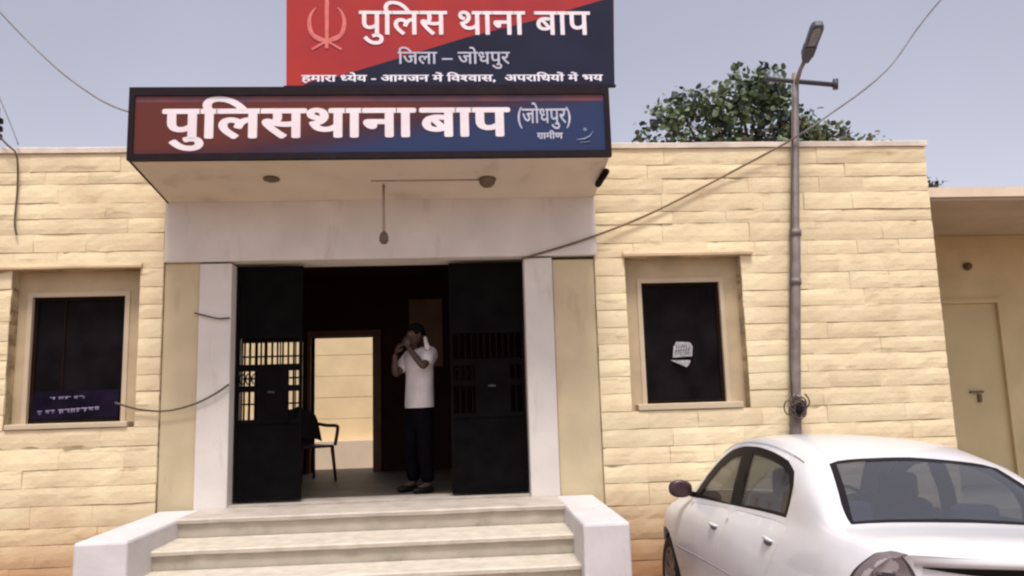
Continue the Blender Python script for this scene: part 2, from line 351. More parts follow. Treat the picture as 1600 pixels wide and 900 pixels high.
LH = (-4.28, -3.09, 1.57, 3.08); RH = (1.64, 2.83, 1.57, 3.10)
lw = holed_wall('left_wall', -9.0, -2.87, -0.3, 4.24, LH, -0.020, 0.35, M['mortar'], bld)
rw = holed_wall('right_wall', 1.33, 4.89, -0.3, 4.24, RH, -0.020, 0.35, M['mortar'], bld)
stone_wall(-9.0, -2.875, LH, lw, hideL=-5.0)
stone_wall(1.335, 4.90, RH, rw)
# coping along the roof edge
for x0, x1 in ((-9.0, -2.9), (1.34, 4.93)):
    bm = bmesh.new(); n = int((x1-x0)/0.25)
    prev = None
    for i in range(n+1):
        x = x0+(x1-x0)*i/n; t = 4.295+0.008*noise.noise(Vector((x*2, 0, 0))); b = 4.238+0.006*noise.noise(Vector((x*3, 5, 0)))
        ring = [bm.verts.new(p) for p in ((x, -0.05, b), (x, -0.05, t-0.008), (x, -0.04, t), (x, 0.36, t), (x, 0.36, b))]
        if prev:
            for k in range(5): bm.faces.new((prev[k], ring[k], ring[(k+1) % 5], prev[(k+1) % 5]))
        else: bm.faces.new(ring[::-1])
        prev = ring
    bm.faces.new(prev); new('coping', bm, M['coping'], bld)
# roof deck and outer shell of the block
bxo('roof', (-9.0, 4.88, 0.36, 3.45, 4.02, 4.16), M['coping'], bld)
bxo('side_wall', (4.60, 4.885, 0.352, 3.5, -0.3, 4.24), M['mortar'], bld)
bxo('side_wall', (-9.0, -8.7, 0.352, 3.5, -0.3, 4.24), M['mortar'], bld)

# windows
def window(hole, px0, px1, pz0, pz1, deep, name, sill_lo, extra_l=0.0):
    hx0, hx1, hz0, hz1 = hole
    w = bpy.data.objects.new('window', None); link(w, bld)
    yb = 0.105
    # recessed tan plaster field, with the pale flat surround round the opening
    holed = bmesh.new()
    s = 0.045
    for d in ((hx0+0.001, px0-s, hz0+0.001, hz1-0.001), (px1+s, hx1-0.001, hz0+0.001, hz1-0.001), (px0-s, px1+s, pz1+s, hz1-0.001)):
        box(holed, d[0], d[1], yb, 0.34, d[2], d[3])
    new('recess', holed, M['tan'], w)
    sr = bmesh.new()
    for d in ((px0-s, px0, pz0, pz1+s), (px1, px1+s, pz0, pz1+s), (px0, px1, pz1, pz1+s)):
        box(sr, d[0], d[1], yb-0.012, 0.33, d[2], d[3])
    new('surround', sr, M['surround'], w)
    bxo('sill', (px0-0.12, px1+0.12, -0.045, 0.33, hz0+0.004, pz0), M['surround'], w, bev=0.008)
    fr = bmesh.new(); t = 0.035
    for d in ((px0, px0+t, pz0, pz1), (px1-t, px1, pz0, pz1), (px0+t, px1-t, pz1-t, pz1), (px0+t, px1-t, pz0, pz0+t)):
        box(fr, d[0], d[1], 0.135, 0.19, d[2], d[3])
    new('frame', fr, M['winframe'], w)
    bxo('pane', (px0+t, px1-t, 0.155, 0.17, pz0+t, pz1-t), M['pane'], w)
    for k in (range(1, 2) if name == 'left' else ()):
        x = px0+(px1-px0)*k/3
        bxo('bar', (x-0.008, x+0.008, 0.142, 0.154, pz0+t, pz1-t), M['winframe'], w)
    return w
wL = window(LH, -4.145, -3.275, 1.625, 2.835, 0.12, 'left', 1.57)
wR = window(RH, 1.825, 2.635, 1.635, 2.855, 0.12, 'right', 1.57)
# thin lintel ledges over the windows
def ledge(x0, x1, z0, z1, y, m):
    bm = bmesh.new(); n = 10; prev = None
    for i in range(n+1):
        x = x0+(x1-x0)*i/n; zz = 0.006*noise.noise(Vector((x*4, 1, 0)))
        ring = [bm.verts.new(p) for p in ((x, y, z0+zz), (x, y, z1-0.03+zz), (x, y+0.03, z1+zz), (x, 0.02, z1+zz), (x, 0.02, z0+zz))]
        if prev:
            for k in range(5): bm.faces.new((prev[k], ring[k], ring[(k+1) % 5], prev[(k+1) % 5]))
        else: bm.faces.new(ring[::-1])
        prev = ring
    bm.faces.new(prev); return new('lintel', bm, m, bld)
M['ledge'] = mat('cream_lintel_paint', (0.55, 0.415, 0.26), 0.85, 0.1, 3, 0.3, 30, spec=0.25)
ledge(1.62, 2.95, 3.106, 3.16, -0.075, M['ledge'])
ledge(-5.0, -3.07, 3.086, 3.135, -0.07, M['ledge'])

# stickers
st = thing('sticker', 'navy and purple strip sticker with two lines of white writing on the left window', 'sticker', (-3.73, 0.13, 1.8))
bxo('backing', (-4.105, -3.315, 0.131, 0.1335, 1.665, 1.93), M['stickerblue'], st, off=(-3.73, 0.13, 1.8))
bm = bmesh.new()
def scribble(bm, x0, x1, z, h, y, off, seed, slope=0.0):
    """a line of worn letter strokes hung from a headline, too worn to read"""
    r = random.Random(seed); x = x0; ox, oy, oz = off
    while x < x1:
        w = r.uniform(0.035, 0.06); zz = z+slope*(x-x0)
        box(bm, x, min(x+w, x1), y, y+0.001, zz+h*0.75, zz+h, off=off)
        for k in range(2):
            sx = x+r.uniform(0, w*0.75); box(bm, sx, sx+h*0.28, y, y+0.001, zz+r.uniform(0, h*0.3), zz+h*0.76, off=off)
        if r.random() < 0.6: box(bm, x+0.008, x+w*0.8, y, y+0.001, zz+h*0.25, zz+h*0.45, off=off)
        x += w+(r.uniform(0.02, 0.035) if r.random() < 0.2 else 0.006)
scribble(bm, -4.06, -3.47, 1.705, 0.040, 0.1295, (-3.73, 0.13, 1.8), 3, 0.05)
scribble(bm, -3.95, -3.64, 1.845, 0.028, 0.1295, (-3.73, 0.13, 1.8), 5, 0.02)
tag(new('writing', bm, M['stickertext'], st), kind='stuff')
st = thing('sticker', 'small white printed notice stuck low on the right window pane', 'sticker', (2.21, 0.13, 2.1))
of = (2.21, 0.13, 2.1)
bm = bmesh.new()
loft_prism(bm, [(2.115-of[0], 2.09-of[2]), (2.315-of[0], 2.10-of[2]), (2.325-of[0], 2.20-of[2]), (2.30-of[0], 2.24-of[2]), (2.16-of[0], 2.25-of[2]), (2.13-of[0], 2.20-of[2])], 0.118-of[1], 0.120-of[1])
loft_prism(bm, [(2.09-of[0], 2.065-of[2]), (2.295-of[0], 2.06-of[2]), (2.285-of[0], 2.02-of[2]), (2.25-of[0], 1.99-of[2])], 0.118-of[1], 0.120-of[1])
new('paper', bm, M['sticker'], st)
bm = bmesh.new()
for k in range(6):
    x = 2.145+0.026*k; tube(bm, [(x-of[0], 0.1172-of[1], 2.115-of[2]), (x+0.018-of[0], 0.1172-of[1], 2.215-of[2])], 0.0035, 5)
tube(bm, [(2.14-of[0], 0.1172-of[1], 2.16-of[2]), (2.30-of[0], 0.1172-of[1], 2.17-of[2])], 0.003, 5)
new('print', bm, M['lampgrey'], st)

# entrance: white frame, lintel band, pilasters
OX0, OX1, OZ1 = -2.22, 0.62, 3.11
bxo('pilaster', (-2.868, -2.53, -0.012, 0.35, 0.35, 3.125), M['plaster'], bld, bev=0.012)
bxo('pilaster', (0.905, 1.33, -0.012, 0.35, 0.35, 3.095), M['plaster'], bld, bev=0.012)
bxo('door_surround', (-2.527, OX0, -0.05, 0.36, 0.45, 3.11), M['white'], bld, bev=0.012)
bxo('door_surround', (OX1, 0.902, -0.05, 0.36, 0.45, 3.11), M['white'], bld, bev=0.012)
bxo('lintel_band', (-2.866, 1.36, -0.057, 0.355, 3.128, 3.86), M['white'], bld, bev=0.01)
bxo('threshold', (OX0, OX1, -0.03, 0.36, 0.60, ZF+0.012), M['landing'], bld)

# interior
YB = 3.2
rm = bmesh.new()
dx0, dx1, dz1 = -2.09, -1.25, 2.645
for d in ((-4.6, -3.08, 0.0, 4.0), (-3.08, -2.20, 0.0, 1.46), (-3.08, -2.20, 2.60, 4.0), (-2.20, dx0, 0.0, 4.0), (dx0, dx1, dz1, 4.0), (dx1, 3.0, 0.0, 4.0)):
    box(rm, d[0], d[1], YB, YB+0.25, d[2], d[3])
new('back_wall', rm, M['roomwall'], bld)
bxo('partition_wall', (2.4, 2.55, 0.36, YB, 0.0, 4.0), M['roomwall'], bld)
bxo('partition_wall', (-3.35, -3.2, 0.36, YB, 0.0, 4.0), M['roomwall'], bld)
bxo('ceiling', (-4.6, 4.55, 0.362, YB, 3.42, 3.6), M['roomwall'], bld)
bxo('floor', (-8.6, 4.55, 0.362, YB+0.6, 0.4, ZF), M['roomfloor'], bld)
bm = bmesh.new()
for d in ((dx1, dx1+0.11, ZF, dz1+0.08), (dx0-0.05, dx0, ZF, dz1+0.08), (dx0, dx1, dz1, dz1+0.08)):
    box(bm, d[0], d[1], YB-0.03, YB+0.26, d[2], d[3])
new('back_door_frame', bm, M['jamb'], bld)
bxo('notice_board', (-0.74, -0.28, YB-0.04, YB-0.005, 2.2, 3.14), M['notice'], bld)
bm = bmesh.new()
for i in range(9):
    x = -3.06+0.84*i/8; box(bm, x-0.008, x+0.008, YB+0.10, YB+0.115, 1.46, 2.60)
for z in (1.75, 2.1, 2.4): box(bm, -3.08, -2.2, YB+0.118, YB+0.13, z-0.012, z+0.012)
new('back_window_grille', bm, M['black'], bld)

# iron gate leaves in the doorway
def gate(x0, x1, y, label_part, lock=True):
    g = bpy.data.objects.new('gate', None); link(g, bld)
    w = x1-x0; t = 0.03
    bm = bmesh.new()
    for d in ((x0, x0+t, ZF+0.03, 3.10), (x1-t, x1, ZF+0.03, 3.10), (x0+t, x1-t, ZF+0.03, ZF+0.07), (x0+t, x1-t, 3.06, 3.10), (x0+t, x1-t, 2.385, 2.425), (x0+t, x1-t, 2.065, 2.13), (x0+t, x1-t, 1.865, 1.925), (x0+t, x1-t, 1.555, 1.60)):
        box(bm, d[0], d[1], y, y+0.03, d[2], d[3])
    new('gate_frame', bm, M['black'], g)
    for d in ((x0+t, x1-t, ZF+0.07, 1.555), (x0+t, x1-t, 2.425, 3.06)):
        bxo('sheet_panel', (d[0], d[1], y+0.010, y+0.014, d[2], d[3]), M['black'], g)
    n = 11
    for i in range(1, n):
        x = x0+t+(w-2*t)*i/n
        for (za, zb) in ((2.12, 2.385), (1.905, 2.085), (1.60, 1.88)):
            bm = bmesh.new(); tube(bm, [(x, y+0.017, za), (x, y+0.017, zb)], 0.0095, 6); new('bar', bm, M['black'], g)
    if lock:
        bxo('lock_plate', (x0+w*0.33, x0+w*0.80, y-0.006, y+0.009, 1.56, 2.10), M['black'], g)
        bm = bmesh.new(); tube(bm, [(x0+w*0.5, y-0.03, 1.86), (x0+w*0.56, y-0.035, 1.86), (x0+w*0.6, y-0.03, 1.855)], 0.011, 8); new('bolt', bm, M['darksteel'], g, smooth=True)
        new('scroll', ring_row(x0+t, x0+w*0.33, y+0.017, 1.99, 3), M['black'], g, smooth=True)
    return g
def ring_row(x0, x1, y, z, n):
    bm = bmesh.new(); w = (x1-x0)/n
    for i in range(n):
        c = x0+w*(i+0.5); pts = [(c+w*0.42*math.cos(a), y, z+0.05*math.sin(a)) for a in [2*PI*k/12 for k in range(13)]]
        tube(bm, pts, 0.007, 5, caps=False)
    return bm
gate(OX0+0.01, -1.575, 0.10, 'left')
gate(-0.13, OX1-0.01, 0.10, 'right')

# courtyard behind
cy = thing('courtyard_wall', 'bright yellow wall seen through the open back door', 'wall', (-2.5, 8.0, 0))
of = (-2.5, 8.0, 0)
zb = 1.0
for k in range(8):
    bxo('course', (-12, 6, 8.0+0.004*(k % 2), 8.3, zb+0.42*k+0.004, zb+0.42*(k+1)-0.004), M['courtwall'], cy, off=of)
bxo('core', (-12, 6, 8.02, 8.28, 0.0, zb+0.42*8-0.02), M['courtbase'], cy, off=of)
bxo('plinth', (-12, 6, 7.7, 7.998, -0.1, zb), M['courtbase'], cy, off=of)

# canopy: soffit rises a little outwards
YC = -0.955
bm = bmesh.new()
prof = [(-0.06, 3.72), (YC, 3.865), (YC, 4.43), (-0.06, 4.43)]
a = [bm.verts.new((-2.84, y, z)) for y, z in prof]; b = [bm.verts.new((1.352, y, z)) for y, z in prof]
bm.faces.new(a); bm.faces.new(b[::-1])
for i in range(4): bm.faces.new((a[i], b[i], b[(i+1) % 4], a[(i+1) % 4]))
new('canopy', bm, M['soffit'], bld)
# dark drip edge on the canopy's underside edges
tubeo('canopy_edge', [(-2.845, -0.06, 3.725), (-2.845, YC, 3.868)], 0.012, M['winframe'], bld, 6)
bm = bmesh.new(); p = Vector((1.36, -0.72, 3.79)); q = Vector((1.335, -0.40, 3.755))
tube(bm, [p, q], 0.032, 8); t = tag(new('angle_iron', bm, M['winframe'], smooth=True), 'short dark iron bracket under the right edge of the porch canopy', 'bracket')

# ================================================================== ENTRANCE STEPS
stp = thing('entrance_steps', 'stone entrance steps between two white cheek walls', 'steps', (-0.8, -0.8, 0))
so = (-0.8, -0.8, 0)
SX0, SX1 = -2.45, 0.86
levels = [(ZF, -0.64, -0.052), (0.64, -1.17, -0.64), (0.485, -1.56, -1.17), (0.33, -1.98, -1.56), (0.17, -2.40, -1.98)]
for k, (z, y0, y1) in enumerate(levels):
    x0, x1 = (SX0, SX1)
    bm = bmesh.new(); nx = 26
    # riser + tread block with a slightly wavy worn edge
    prev = None
    for i in range(nx+1):
        x = x0+(x1-x0)*i/nx
        wob = 0.010*noise.noise(Vector((x*1.7, k*7.1, 0)))+0.004*noise.noise(Vector((x*9, k*3, 4)))
        zz = z+0.5*wob
        ring = [bm.verts.new(Vector(p)-Vector(so)) for p in ((x, y0+0.015+wob, max(0, z-0.17)), (x, y0+0.012+wob, zz-0.04), (x, y1, z-0.04), (x, y1, max(0, z-0.17)))]
        if prev:
            for q in range(4): bm.faces.new((prev[q], prev[(q+1) % 4], ring[(q+1) % 4], ring[q]))
        else: bm.faces.new(ring)
        prev = ring
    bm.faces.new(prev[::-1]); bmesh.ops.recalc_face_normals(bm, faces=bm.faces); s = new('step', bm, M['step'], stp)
    bm = bmesh.new(); prev = None
    for i in range(nx+1):
        x = x0+(x1-x0)*i/nx
        wob = 0.010*noise.noise(Vector((x*1.7, k*7.1, 0)))+0.006*noise.noise(Vector((x*7, k*3, 4)))
        ring = [bm.verts.new(Vector(p)-Vector(so)) for p in ((x, y0-0.012+wob, z-0.040+0.4*wob), (x, y0-0.016+wob, z-0.012), (x, y0-0.006+wob, z), (x, y1, z), (x, y1, z-0.0395))]
        if prev:
            for q in range(5): bm.faces.new((prev[q], prev[(q+1) % 5], ring[(q+1) % 5], ring[q]))
        else: bm.faces.new(ring)
        prev = ring
    bm.faces.new(prev[::-1]); bmesh.ops.recalc_face_normals(bm, faces=bm.faces)
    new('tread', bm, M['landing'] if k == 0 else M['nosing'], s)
bxo('cheek_wall', (-2.83, -2.45, -1.62, -0.052, 0.0, 0.795), M['cheekpaint'], stp, bev=0.022, off=so, smooth=False)
bxo('cheek_wall', (0.86, 1.215, -1.70, -0.052, 0.0, 0.798), M['cheekpaint'], stp, bev=0.022, off=so)
bxo('landing_core', (SX0, SX1, -0.60, -0.053, 0.0, 0.63), M['step'], stp, off=so)

# ================================================================== SIGNBOARDS
def glyphs(s, offset=0.0):
    c = bpy.data.curves.new('t', 'FONT'); c.body = s; c.offset = offset; c.resolution_u = 4
    o = bpy.data.objects.new('t', c); COL.objects.link(o); bpy.context.view_layer.update()
    me = bpy.data.meshes.new_from_object(o.evaluated_get(bpy.context.evaluated_depsgraph_get()))
    bpy.data.objects.remove(o); bpy.data.curves.remove(c); return me
def xmax(s):
    me = glyphs(s); v = max(q.co.x for q in me.vertices); bpy.data.meshes.remove(me); return v
_MX = xmax('M')
_adv = {}
def adv(ch):
    if ch == ' ': return 0.28
    if ch not in _adv: _adv[ch] = xmax(ch+'M')-_MX
    return _adv[ch]
def text_bm(tokens, offset=0.0):
    """tokens: plain strings, or ('half', letter) for a half form, ('ra', letter) for a letter with the rakar stroke"""
    bm = bmesh.new(); x = 0.0
    for tk in tokens:
        if isinstance(tk, str):
            me = glyphs(tk, offset) if tk.strip() else None; a = sum(adv(c) for c in tk); n0 = len(bm.verts)
            if me: bm.from_mesh(me); bpy.data.meshes.remove(me)
            bm.verts.ensure_lookup_table()
            for v in bm.verts[n0:]: v.co.x += x
            x += a
        else:
            kind, ch = tk
            if kind == 'gap': x += ch; continue
            me = glyphs(ch, offset); b2 = bmesh.new(); b2.from_mesh(me); a = adv(ch)
            if kind == 'half':
                cut = a-0.19; bmesh.ops.bisect_plane(b2, geom=b2.verts[:]+b2.edges[:]+b2.faces[:], plane_co=(cut, 0, 0), plane_no=(1, 0, 0), clear_outer=True); a = cut
            else:
                vs = [b2.verts.new(p) for p in ((a-0.13, 0.26, 0), (a-0.08, 0.20, 0), (a-0.30, 0.0, 0), (a-0.36, 0.05, 0))]; b2.faces.new(vs)
            b2.to_mesh(me); b2.free(); n0 = len(bm.verts); bm.from_mesh(me); bpy.data.meshes.remove(me); bm.verts.ensure_lookup_table()
            for v in bm.verts[n0:]: v.co.x += x
            x += a
    return bm
def sign_text(tokens, x0, x1, z0, z1, y, m, parent, off, offset=0.0, name='lettering', thick=0.003, shear=0.0, bold=0.0):
    bm = text_bm(tokens, offset)
    if bold:                        # thicken the strokes with shifted copies laid a hair apart
        base = bpy.data.meshes.new('t'); bm.to_mesh(base); ks = [(dx*bold, dy*bold*0.75) for dx, dy in ((1, 0), (-1, 0), (0, 1), (0, -1), (.7, .7), (-.7, .7), (.7, -.7), (-.7, -.7))]
        for i, (dx, dy) in enumerate(ks):
            n0 = len(bm.verts); bm.from_mesh(base); bm.verts.ensure_lookup_table()
            for v in bm.verts[n0:]: v.co += Vector((dx, dy, 0.01*(i+1)))
        bpy.data.meshes.remove(base)
    X0 = min(v.co.x for v in bm.verts); X1 = max(v.co.x for v in bm.verts); Z0 = min(v.co.y for v in bm.verts); Z1 = max(v.co.y for v in bm.verts)
    for v in bm.verts:
        u = (v.co.x-X0)/(X1-X0); w = (v.co.y-Z0)/(Z1-Z0)
        v.co = Vector((x0+(x1-x0)*u-off[0]+shear*(w-0.5), y-off[1]-v.co.z*0.01, z0+(z1-z0)*w-off[2]))
    bmesh.ops.recalc_face_normals(bm, faces=bm.faces)
    r = bmesh.ops.extrude_face_region(bm, geom=bm.faces[:]); 
    for v in r['geom']:
        if isinstance(v, bmesh.types.BMVert): v.co.y -= thick
    bmesh.ops.recalc_face_normals(bm, faces=bm.faces)
    return new(name, bm, m, parent)
LP = 'पु' 
# lower sign, fixed along the canopy front
sg = thing('signboard', 'long faded red and navy police station signboard along the porch canopy edge', 'signboard', (-0.72, -1.0, 4.17))
so = (-0.72, -1.0, 4.17)
bxo('panel', (-2.80, 1.325, -0.995, -0.957, 3.90, 4.47), M['lowersign'], sg, off=so)
bm = bmesh.new()
for d in ((-2.84, 1.36, 3.845, 3.90), (-2.84, 1.36, 4.425, 4.50), (-2.84, -2.792, 3.90, 4.425), (1.312, 1.36, 3.90, 4.425)):
    box(bm, d[0], d[1], -1.012, -0.957, d[2], d[3], off=so)
new('frame', bm, M['signframe'], sg)
M['signstrip'] = mat('faded_top_strip', (0.15, 0.032, 0.032), 0.45, 0.25, 2.5, col2=(0.05, 0.022, 0.05))
bxo('top_strip', (-2.79, 1.31, -0.9962, -0.9955, 4.365, 4.424), M['signstrip'], sg, off=so)
sign_text(['पुिलस', ('gap', 0.02), 'थाना', ('gap', 0.12), 'बाप'], -2.56, 0.462, 3.925, 4.418, -0.9978, M['letterpink'], sg, so, thick=0.001, bold=0.030)
sign_text(['(जोधपुर)'], 0.528, 1.005, 4.10, 4.35, -0.9978, M['smalltext'], sg, so, thick=0.001, bold=0.014)
sign_text([('ra', 'ग'), 'ामीण'], 0.695, 0.93, 4.01, 4.09, -0.9978, M['smalltext'], sg, so, thick=0.001, bold=0.035)
bm = bmesh.new()
tube(bm, [(1.05-so[0], -0.9975-so[1], 4.0-so[2]), (1.12-so[0], -0.9975-so[1], 4.005-so[2]), (1.17-so[0], -0.9975-so[1], 4.03-so[2]), (1.205-so[0], -0.9975-so[1], 4.08-so[2])], [0.003, 0.009, 0.008, 0.003], 6)
tube(bm, [(1.08-so[0], -0.9975-so[1], 3.975-so[2]), (1.17-so[0], -0.9975-so[1], 3.98-so[2])], 0.004, 6)
ellipsoid(bm, (1.13-so[0], -0.9975-so[1], 4.095-so[2]), (0.018, 0.002, 0.018), 8, 5)
new('mark', bm, M['swoosh'], sg)
# upper sign, standing on the canopy
su = thing('signboard', 'taller red and dark navy signboard with emblem standing on top of the porch canopy', 'signboard', (0, -1.0, 4.52))
so = (0, -1.0, 4.52)
X0, X1, Z0, Z1 = -1.505, 1.43, 4.512, 5.52
bm = bmesh.new(); loft_prism(bm, [(X0, Z0-so[2]), (X1-0.015, Z0-so[2]), (X1+0.03, Z1-so[2]), (X0-0.01, Z1-so[2])], 0.0, 0.035)
new('panel', bm, M['uppersign'], su)
diag = [(-1.36, Z0+0.003), (-1.30, 4.545), (-1.045, 4.60), (-0.843, 4.665), (-0.423, 4.80), (0.084, 4.965), (0.722, 5.135), (1.30, 5.32), (X1+0.016, 5.36)]
bm = bmesh.new(); loft_prism(bm, [(x, z-so[2]) for x, z in diag]+[(X1-0.012, Z0+0.003-so[2])], -0.003, -0.0005)
new('navy_field', bm, M['navy'], su)
bm = bmesh.new()
for d in ((X0-0.02, X1+0.0, Z0-0.012, Z0+0.0),): box(bm, d[0], d[1], -1.008, -0.962, d[2], d[3], off=so)
new('bottom_rail', bm, M['signframe'], su)
sign_text(['पुिलस थाना बाप'], -0.872, 1.222, 4.895, 5.315, -1.004, M['letterpink'], su, so, thick=0.001, bold=0.014)
sign_text(['िजला – जोधपुर'], -0.53, 0.475, 4.665, 4.875, -1.004, M['smalltext'], su, so, thick=0.001, bold=0.012)
sign_text(['हमारा ', ('half', 'ध'), 'येय ', '- आमजन में िव', ('half', 'श'), 'वास,  अपरािधयों में भय'], -1.375, 1.315, 4.535, 4.635, -1.004, M['letter'], su, so, thick=0.001, bold=0.03)
bm = bmesh.new(); ey = -1.004-so[1]
def arc(cx, cz, rx, rz, a0, a1, r0, r1, n=14):
    pts = [(cx+rx*math.cos(R_(a0+(a1-a0)*i/n)), ey, cz+rz*math.sin(R_(a0+(a1-a0)*i/n))-so[2]) for i in range(n+1)]
    tube(bm, pts, [r0+(r1-r0)*math.sin(PI*i/n) for i in range(n+1)], 6)
ex = -1.155
tube(bm, [(ex, ey, 4.86-so[2]), (ex, ey, 5.30-so[2]), (ex, ey, 5.37-so[2])], [0.017, 0.022, 0.004], 6)
arc(ex-0.03, 5.10, 0.125, 0.17, 120, 285, 0.006, 0.022)
arc(ex+0.03, 5.10, 0.125, 0.17, 60, -105, 0.006, 0.022)
tube(bm, [(ex-0.13, ey, 4.85-so[2]), (ex, ey, 4.93-so[2]), (ex+0.12, ey, 4.99-so[2])], 0.012, 6)
tube(bm, [(ex+0.13, ey, 4.85-so[2]), (ex, ey, 4.93-so[2]), (ex-0.12, ey, 4.99-so[2])], 0.012, 6)
for v in bm.verts: v.co.y = ey+(v.co.y-ey)*0.15
new('emblem', bm, M['emblem'], su)
for x in (-1.3, 0.0, 1.25):
    bm = bmesh.new(); box(bm, x-0.02, x+0.02, -0.962, -0.925, 4.43, 5.48, off=so); new('post', bm, M['darksteel'], su)

# ================================================================== FIXTURES UNDER THE CANOPY
def soffit_z(y): return 3.72+(-0.06-y)*(3.865-3.72)/(-0.06-YC)
def dome(x, y, r, h, label):
    z = soffit_z(y); bm = bmesh.new()
    lathe(bm, [(r*1.05, 0), (r*1.1, -0.012), (r, -0.02), (r*0.9, -h*0.6), (r*0.55, -h*0.92), (r*0.1, -h)], Matrix.Identity(4), 20)
    o = new('ceiling_light', bm, M['fixture'], smooth=True); o.location = (x, y, z+0.004)
    return tag(o, label, 'light fitting', 'light fittings under the porch canopy')
dome(0.26, -0.50, 0.078, 0.085, 'round brown light fitting on the right half of the porch ceiling')
dome(-1.73, -0.56, 0.070, 0.035, 'flat brown light fitting on the left half of the porch ceiling')
t = thing('conduit', 'thin wiring conduit running across the porch ceiling between the fittings', 'conduit', (-0.3, -0.48, 3.78))
of = Vector((-0.3, -0.48, 3.78))
bm = bmesh.new(); tube(bm, [Vector((-0.83, -0.50, soffit_z(-0.50)-0.006))-of, Vector((0.18, -0.50, soffit_z(-0.50)-0.006))-of], 0.008, 6); new('pipe', bm, M['conduit'], t)
t = thing('pendant', 'thin ceiling rod with a small bulb holder hanging in front of the doorway lintel', 'pendant', (-0.72, -0.42, 3.76))
bm = bmesh.new(); tube(bm, [(0, 0, 0.01), (0, 0, -0.46)], 0.013, 8); new('rod', bm, M['conduit'], t, smooth=True)
bm = bmesh.new(); lathe(bm, [(0.012, -0.44), (0.03, -0.455), (0.042, -0.49), (0.042, -0.535), (0.02, -0.56)], Matrix.Identity(4), 14); new('bulb_holder', bm, M['fixture'], t, smooth=True)

# ================================================================== STREET LAMP
PB = Vector((3.125, -0.085, 0.0)); PT = Vector((3.545, -0.085, 5.02))
lp = thing('street_lamp', 'leaning steel street lamp pole with crossarm standing against the right wall', 'street lamp', PB)
def pp(t): return (PT-PB)*t
bm = bmesh.new(); tube(bm, [pp(0)+Vector((0, 0, -.2)), pp(0.33), pp(0.335), pp(0.66), pp(0.665), pp(1)], [0.058, 0.055, 0.052, 0.050, 0.042, 0.036], 14); new('pole', bm, M['steel'], lp, smooth=True)
for t_ in (0.33, 0.56, 0.66):
    bm = bmesh.new(); a = pp(t_-0.006); b = pp(t_+0.006); tube(bm, [a, b], 0.060, 14); new('band', bm, M['steel'], lp, smooth=True)
cz = Vector((3.60, -0.085, 4.925))-PB
bm = bmesh.new(); a = Vector((3.22, -0.085, 4.965))-PB; b = Vector((3.975, -0.085, 4.895))-PB; tube(bm, [a, b], 0.027, 8)
tube(bm, [b+Vector((-0.01, 0, -0.045)), b+Vector((0.0, 0, 0.06))], 0.03, 8); tube(bm, [a+Vector((0.02, 0, -0.01)), a+Vector((0.02, 0, 0.05))], 0.018, 8)
new('crossarm', bm, M['darksteel'], lp, smooth=True)
n0 = Vector((3.535, -0.10, 4.90))-PB; n1 = Vector((3.56, -0.33, 5.09))-PB
bm = bmesh.new(); tube(bm, [n0, n0.lerp(n1, 0.5)+Vector((0, 0.01, 0.02)), n1], [0.024, 0.021, 0.021], 10); new('neck', bm, M['steel'], lp, smooth=True)
hd = bpy.data.objects.new('lamp_head', None); link(hd, lp)
fw = Vector((-0.13, -0.78, 0.23)).normalized(); sd = fw.cross(Vector((0, 0, 1))).normalized(); upv = sd.cross(fw).normalized()
HM = Matrix(((sd.x, fw.x, upv.x, n1.x), (sd.y, fw.y, upv.y, n1.y), (sd.z, fw.z, upv.z, n1.z), (0, 0, 0, 1)))
def head_part(name, prof, z0, z1, m):
    bm = bmesh.new(); a = [bm.verts.new(HM @ Vector((x, y, z0))) for x, y in prof]; b = [bm.verts.new(HM @ Vector((x*0.93, y, z1))) for x, y in prof]; n = len(prof)
    bm.faces.new(a); bm.faces.new(b[::-1])
    for i in range(n): bm.faces.new((a[i], b[i], b[(i+1) % n], a[(i+1) % n]))
    bmesh.ops.recalc_face_normals(bm, faces=bm.faces); return new(name, bm, m, hd)
head_part('driver_box', [(-0.03, -0.06), (0.03, -0.06), (0.045, 0.01), (0.058, 0.03), (0.060, 0.165), (-0.060, 0.165), (-0.058, 0.03), (-0.045, 0.01)], -0.03, 0.045, M['lampbody'])
head_part('led_housing', [(-0.061, 0.1655), (0.061, 0.1655), (0.064, 0.41), (0.053, 0.46), (0.03, 0.48), (-0.03, 0.48), (-0.053, 0.46), (-0.064, 0.41)], -0.022, 0.03, M['lampgrey'])
head_part('lens', [(-0.038, 0.20), (0.038, 0.20), (0.042, 0.40), (0.022, 0.44), (-0.022, 0.44), (-0.042, 0.40)], -0.028, -0.0225, M['lens'])
# thin cable strapped to the pole and a tangled knot of wire
bm = bmesh.new(); tube(bm, [pp(0.95)+Vector((-0.04, -0.04, 0)), pp(0.7)+Vector((-0.055, -0.03, 0)), pp(0.5)+Vector((-0.062, -0.02, 0)), pp(0.4)+Vector((-0.07, -0.03, 0)), pp(0.32)+Vector((-0.05, -0.045, 0))], 0.007, 6); new('strapped_cable', bm, M['cable'], lp, smooth=True)
kn = thing('wire_bundle', 'dark knot of coiled wire tied round the lamp pole above the car roof', 'wires', (3.255, -0.14, 1.56))
r = random.Random(11); bm = bmesh.new()
for k in range(9):
    cx, cz_ = r.uniform(-0.035, 0.03), r.uniform(-0.06, 0.06); rx, rz = r.uniform(0.045, 0.085), r.uniform(0.05, 0.10); ph = r.uniform(0, 6)
    pts = [(cx+rx*math.cos(a+ph), r.uniform(-0.01, 0.01)-0.02, cz_+rz*math.sin(a+ph)) for a in [2*PI*i/14 for i in range(13)]]
    tube(bm, smoothpath(pts, 2), 0.008, 5)
new('coil', bm, M['cable'], kn, smooth=True)
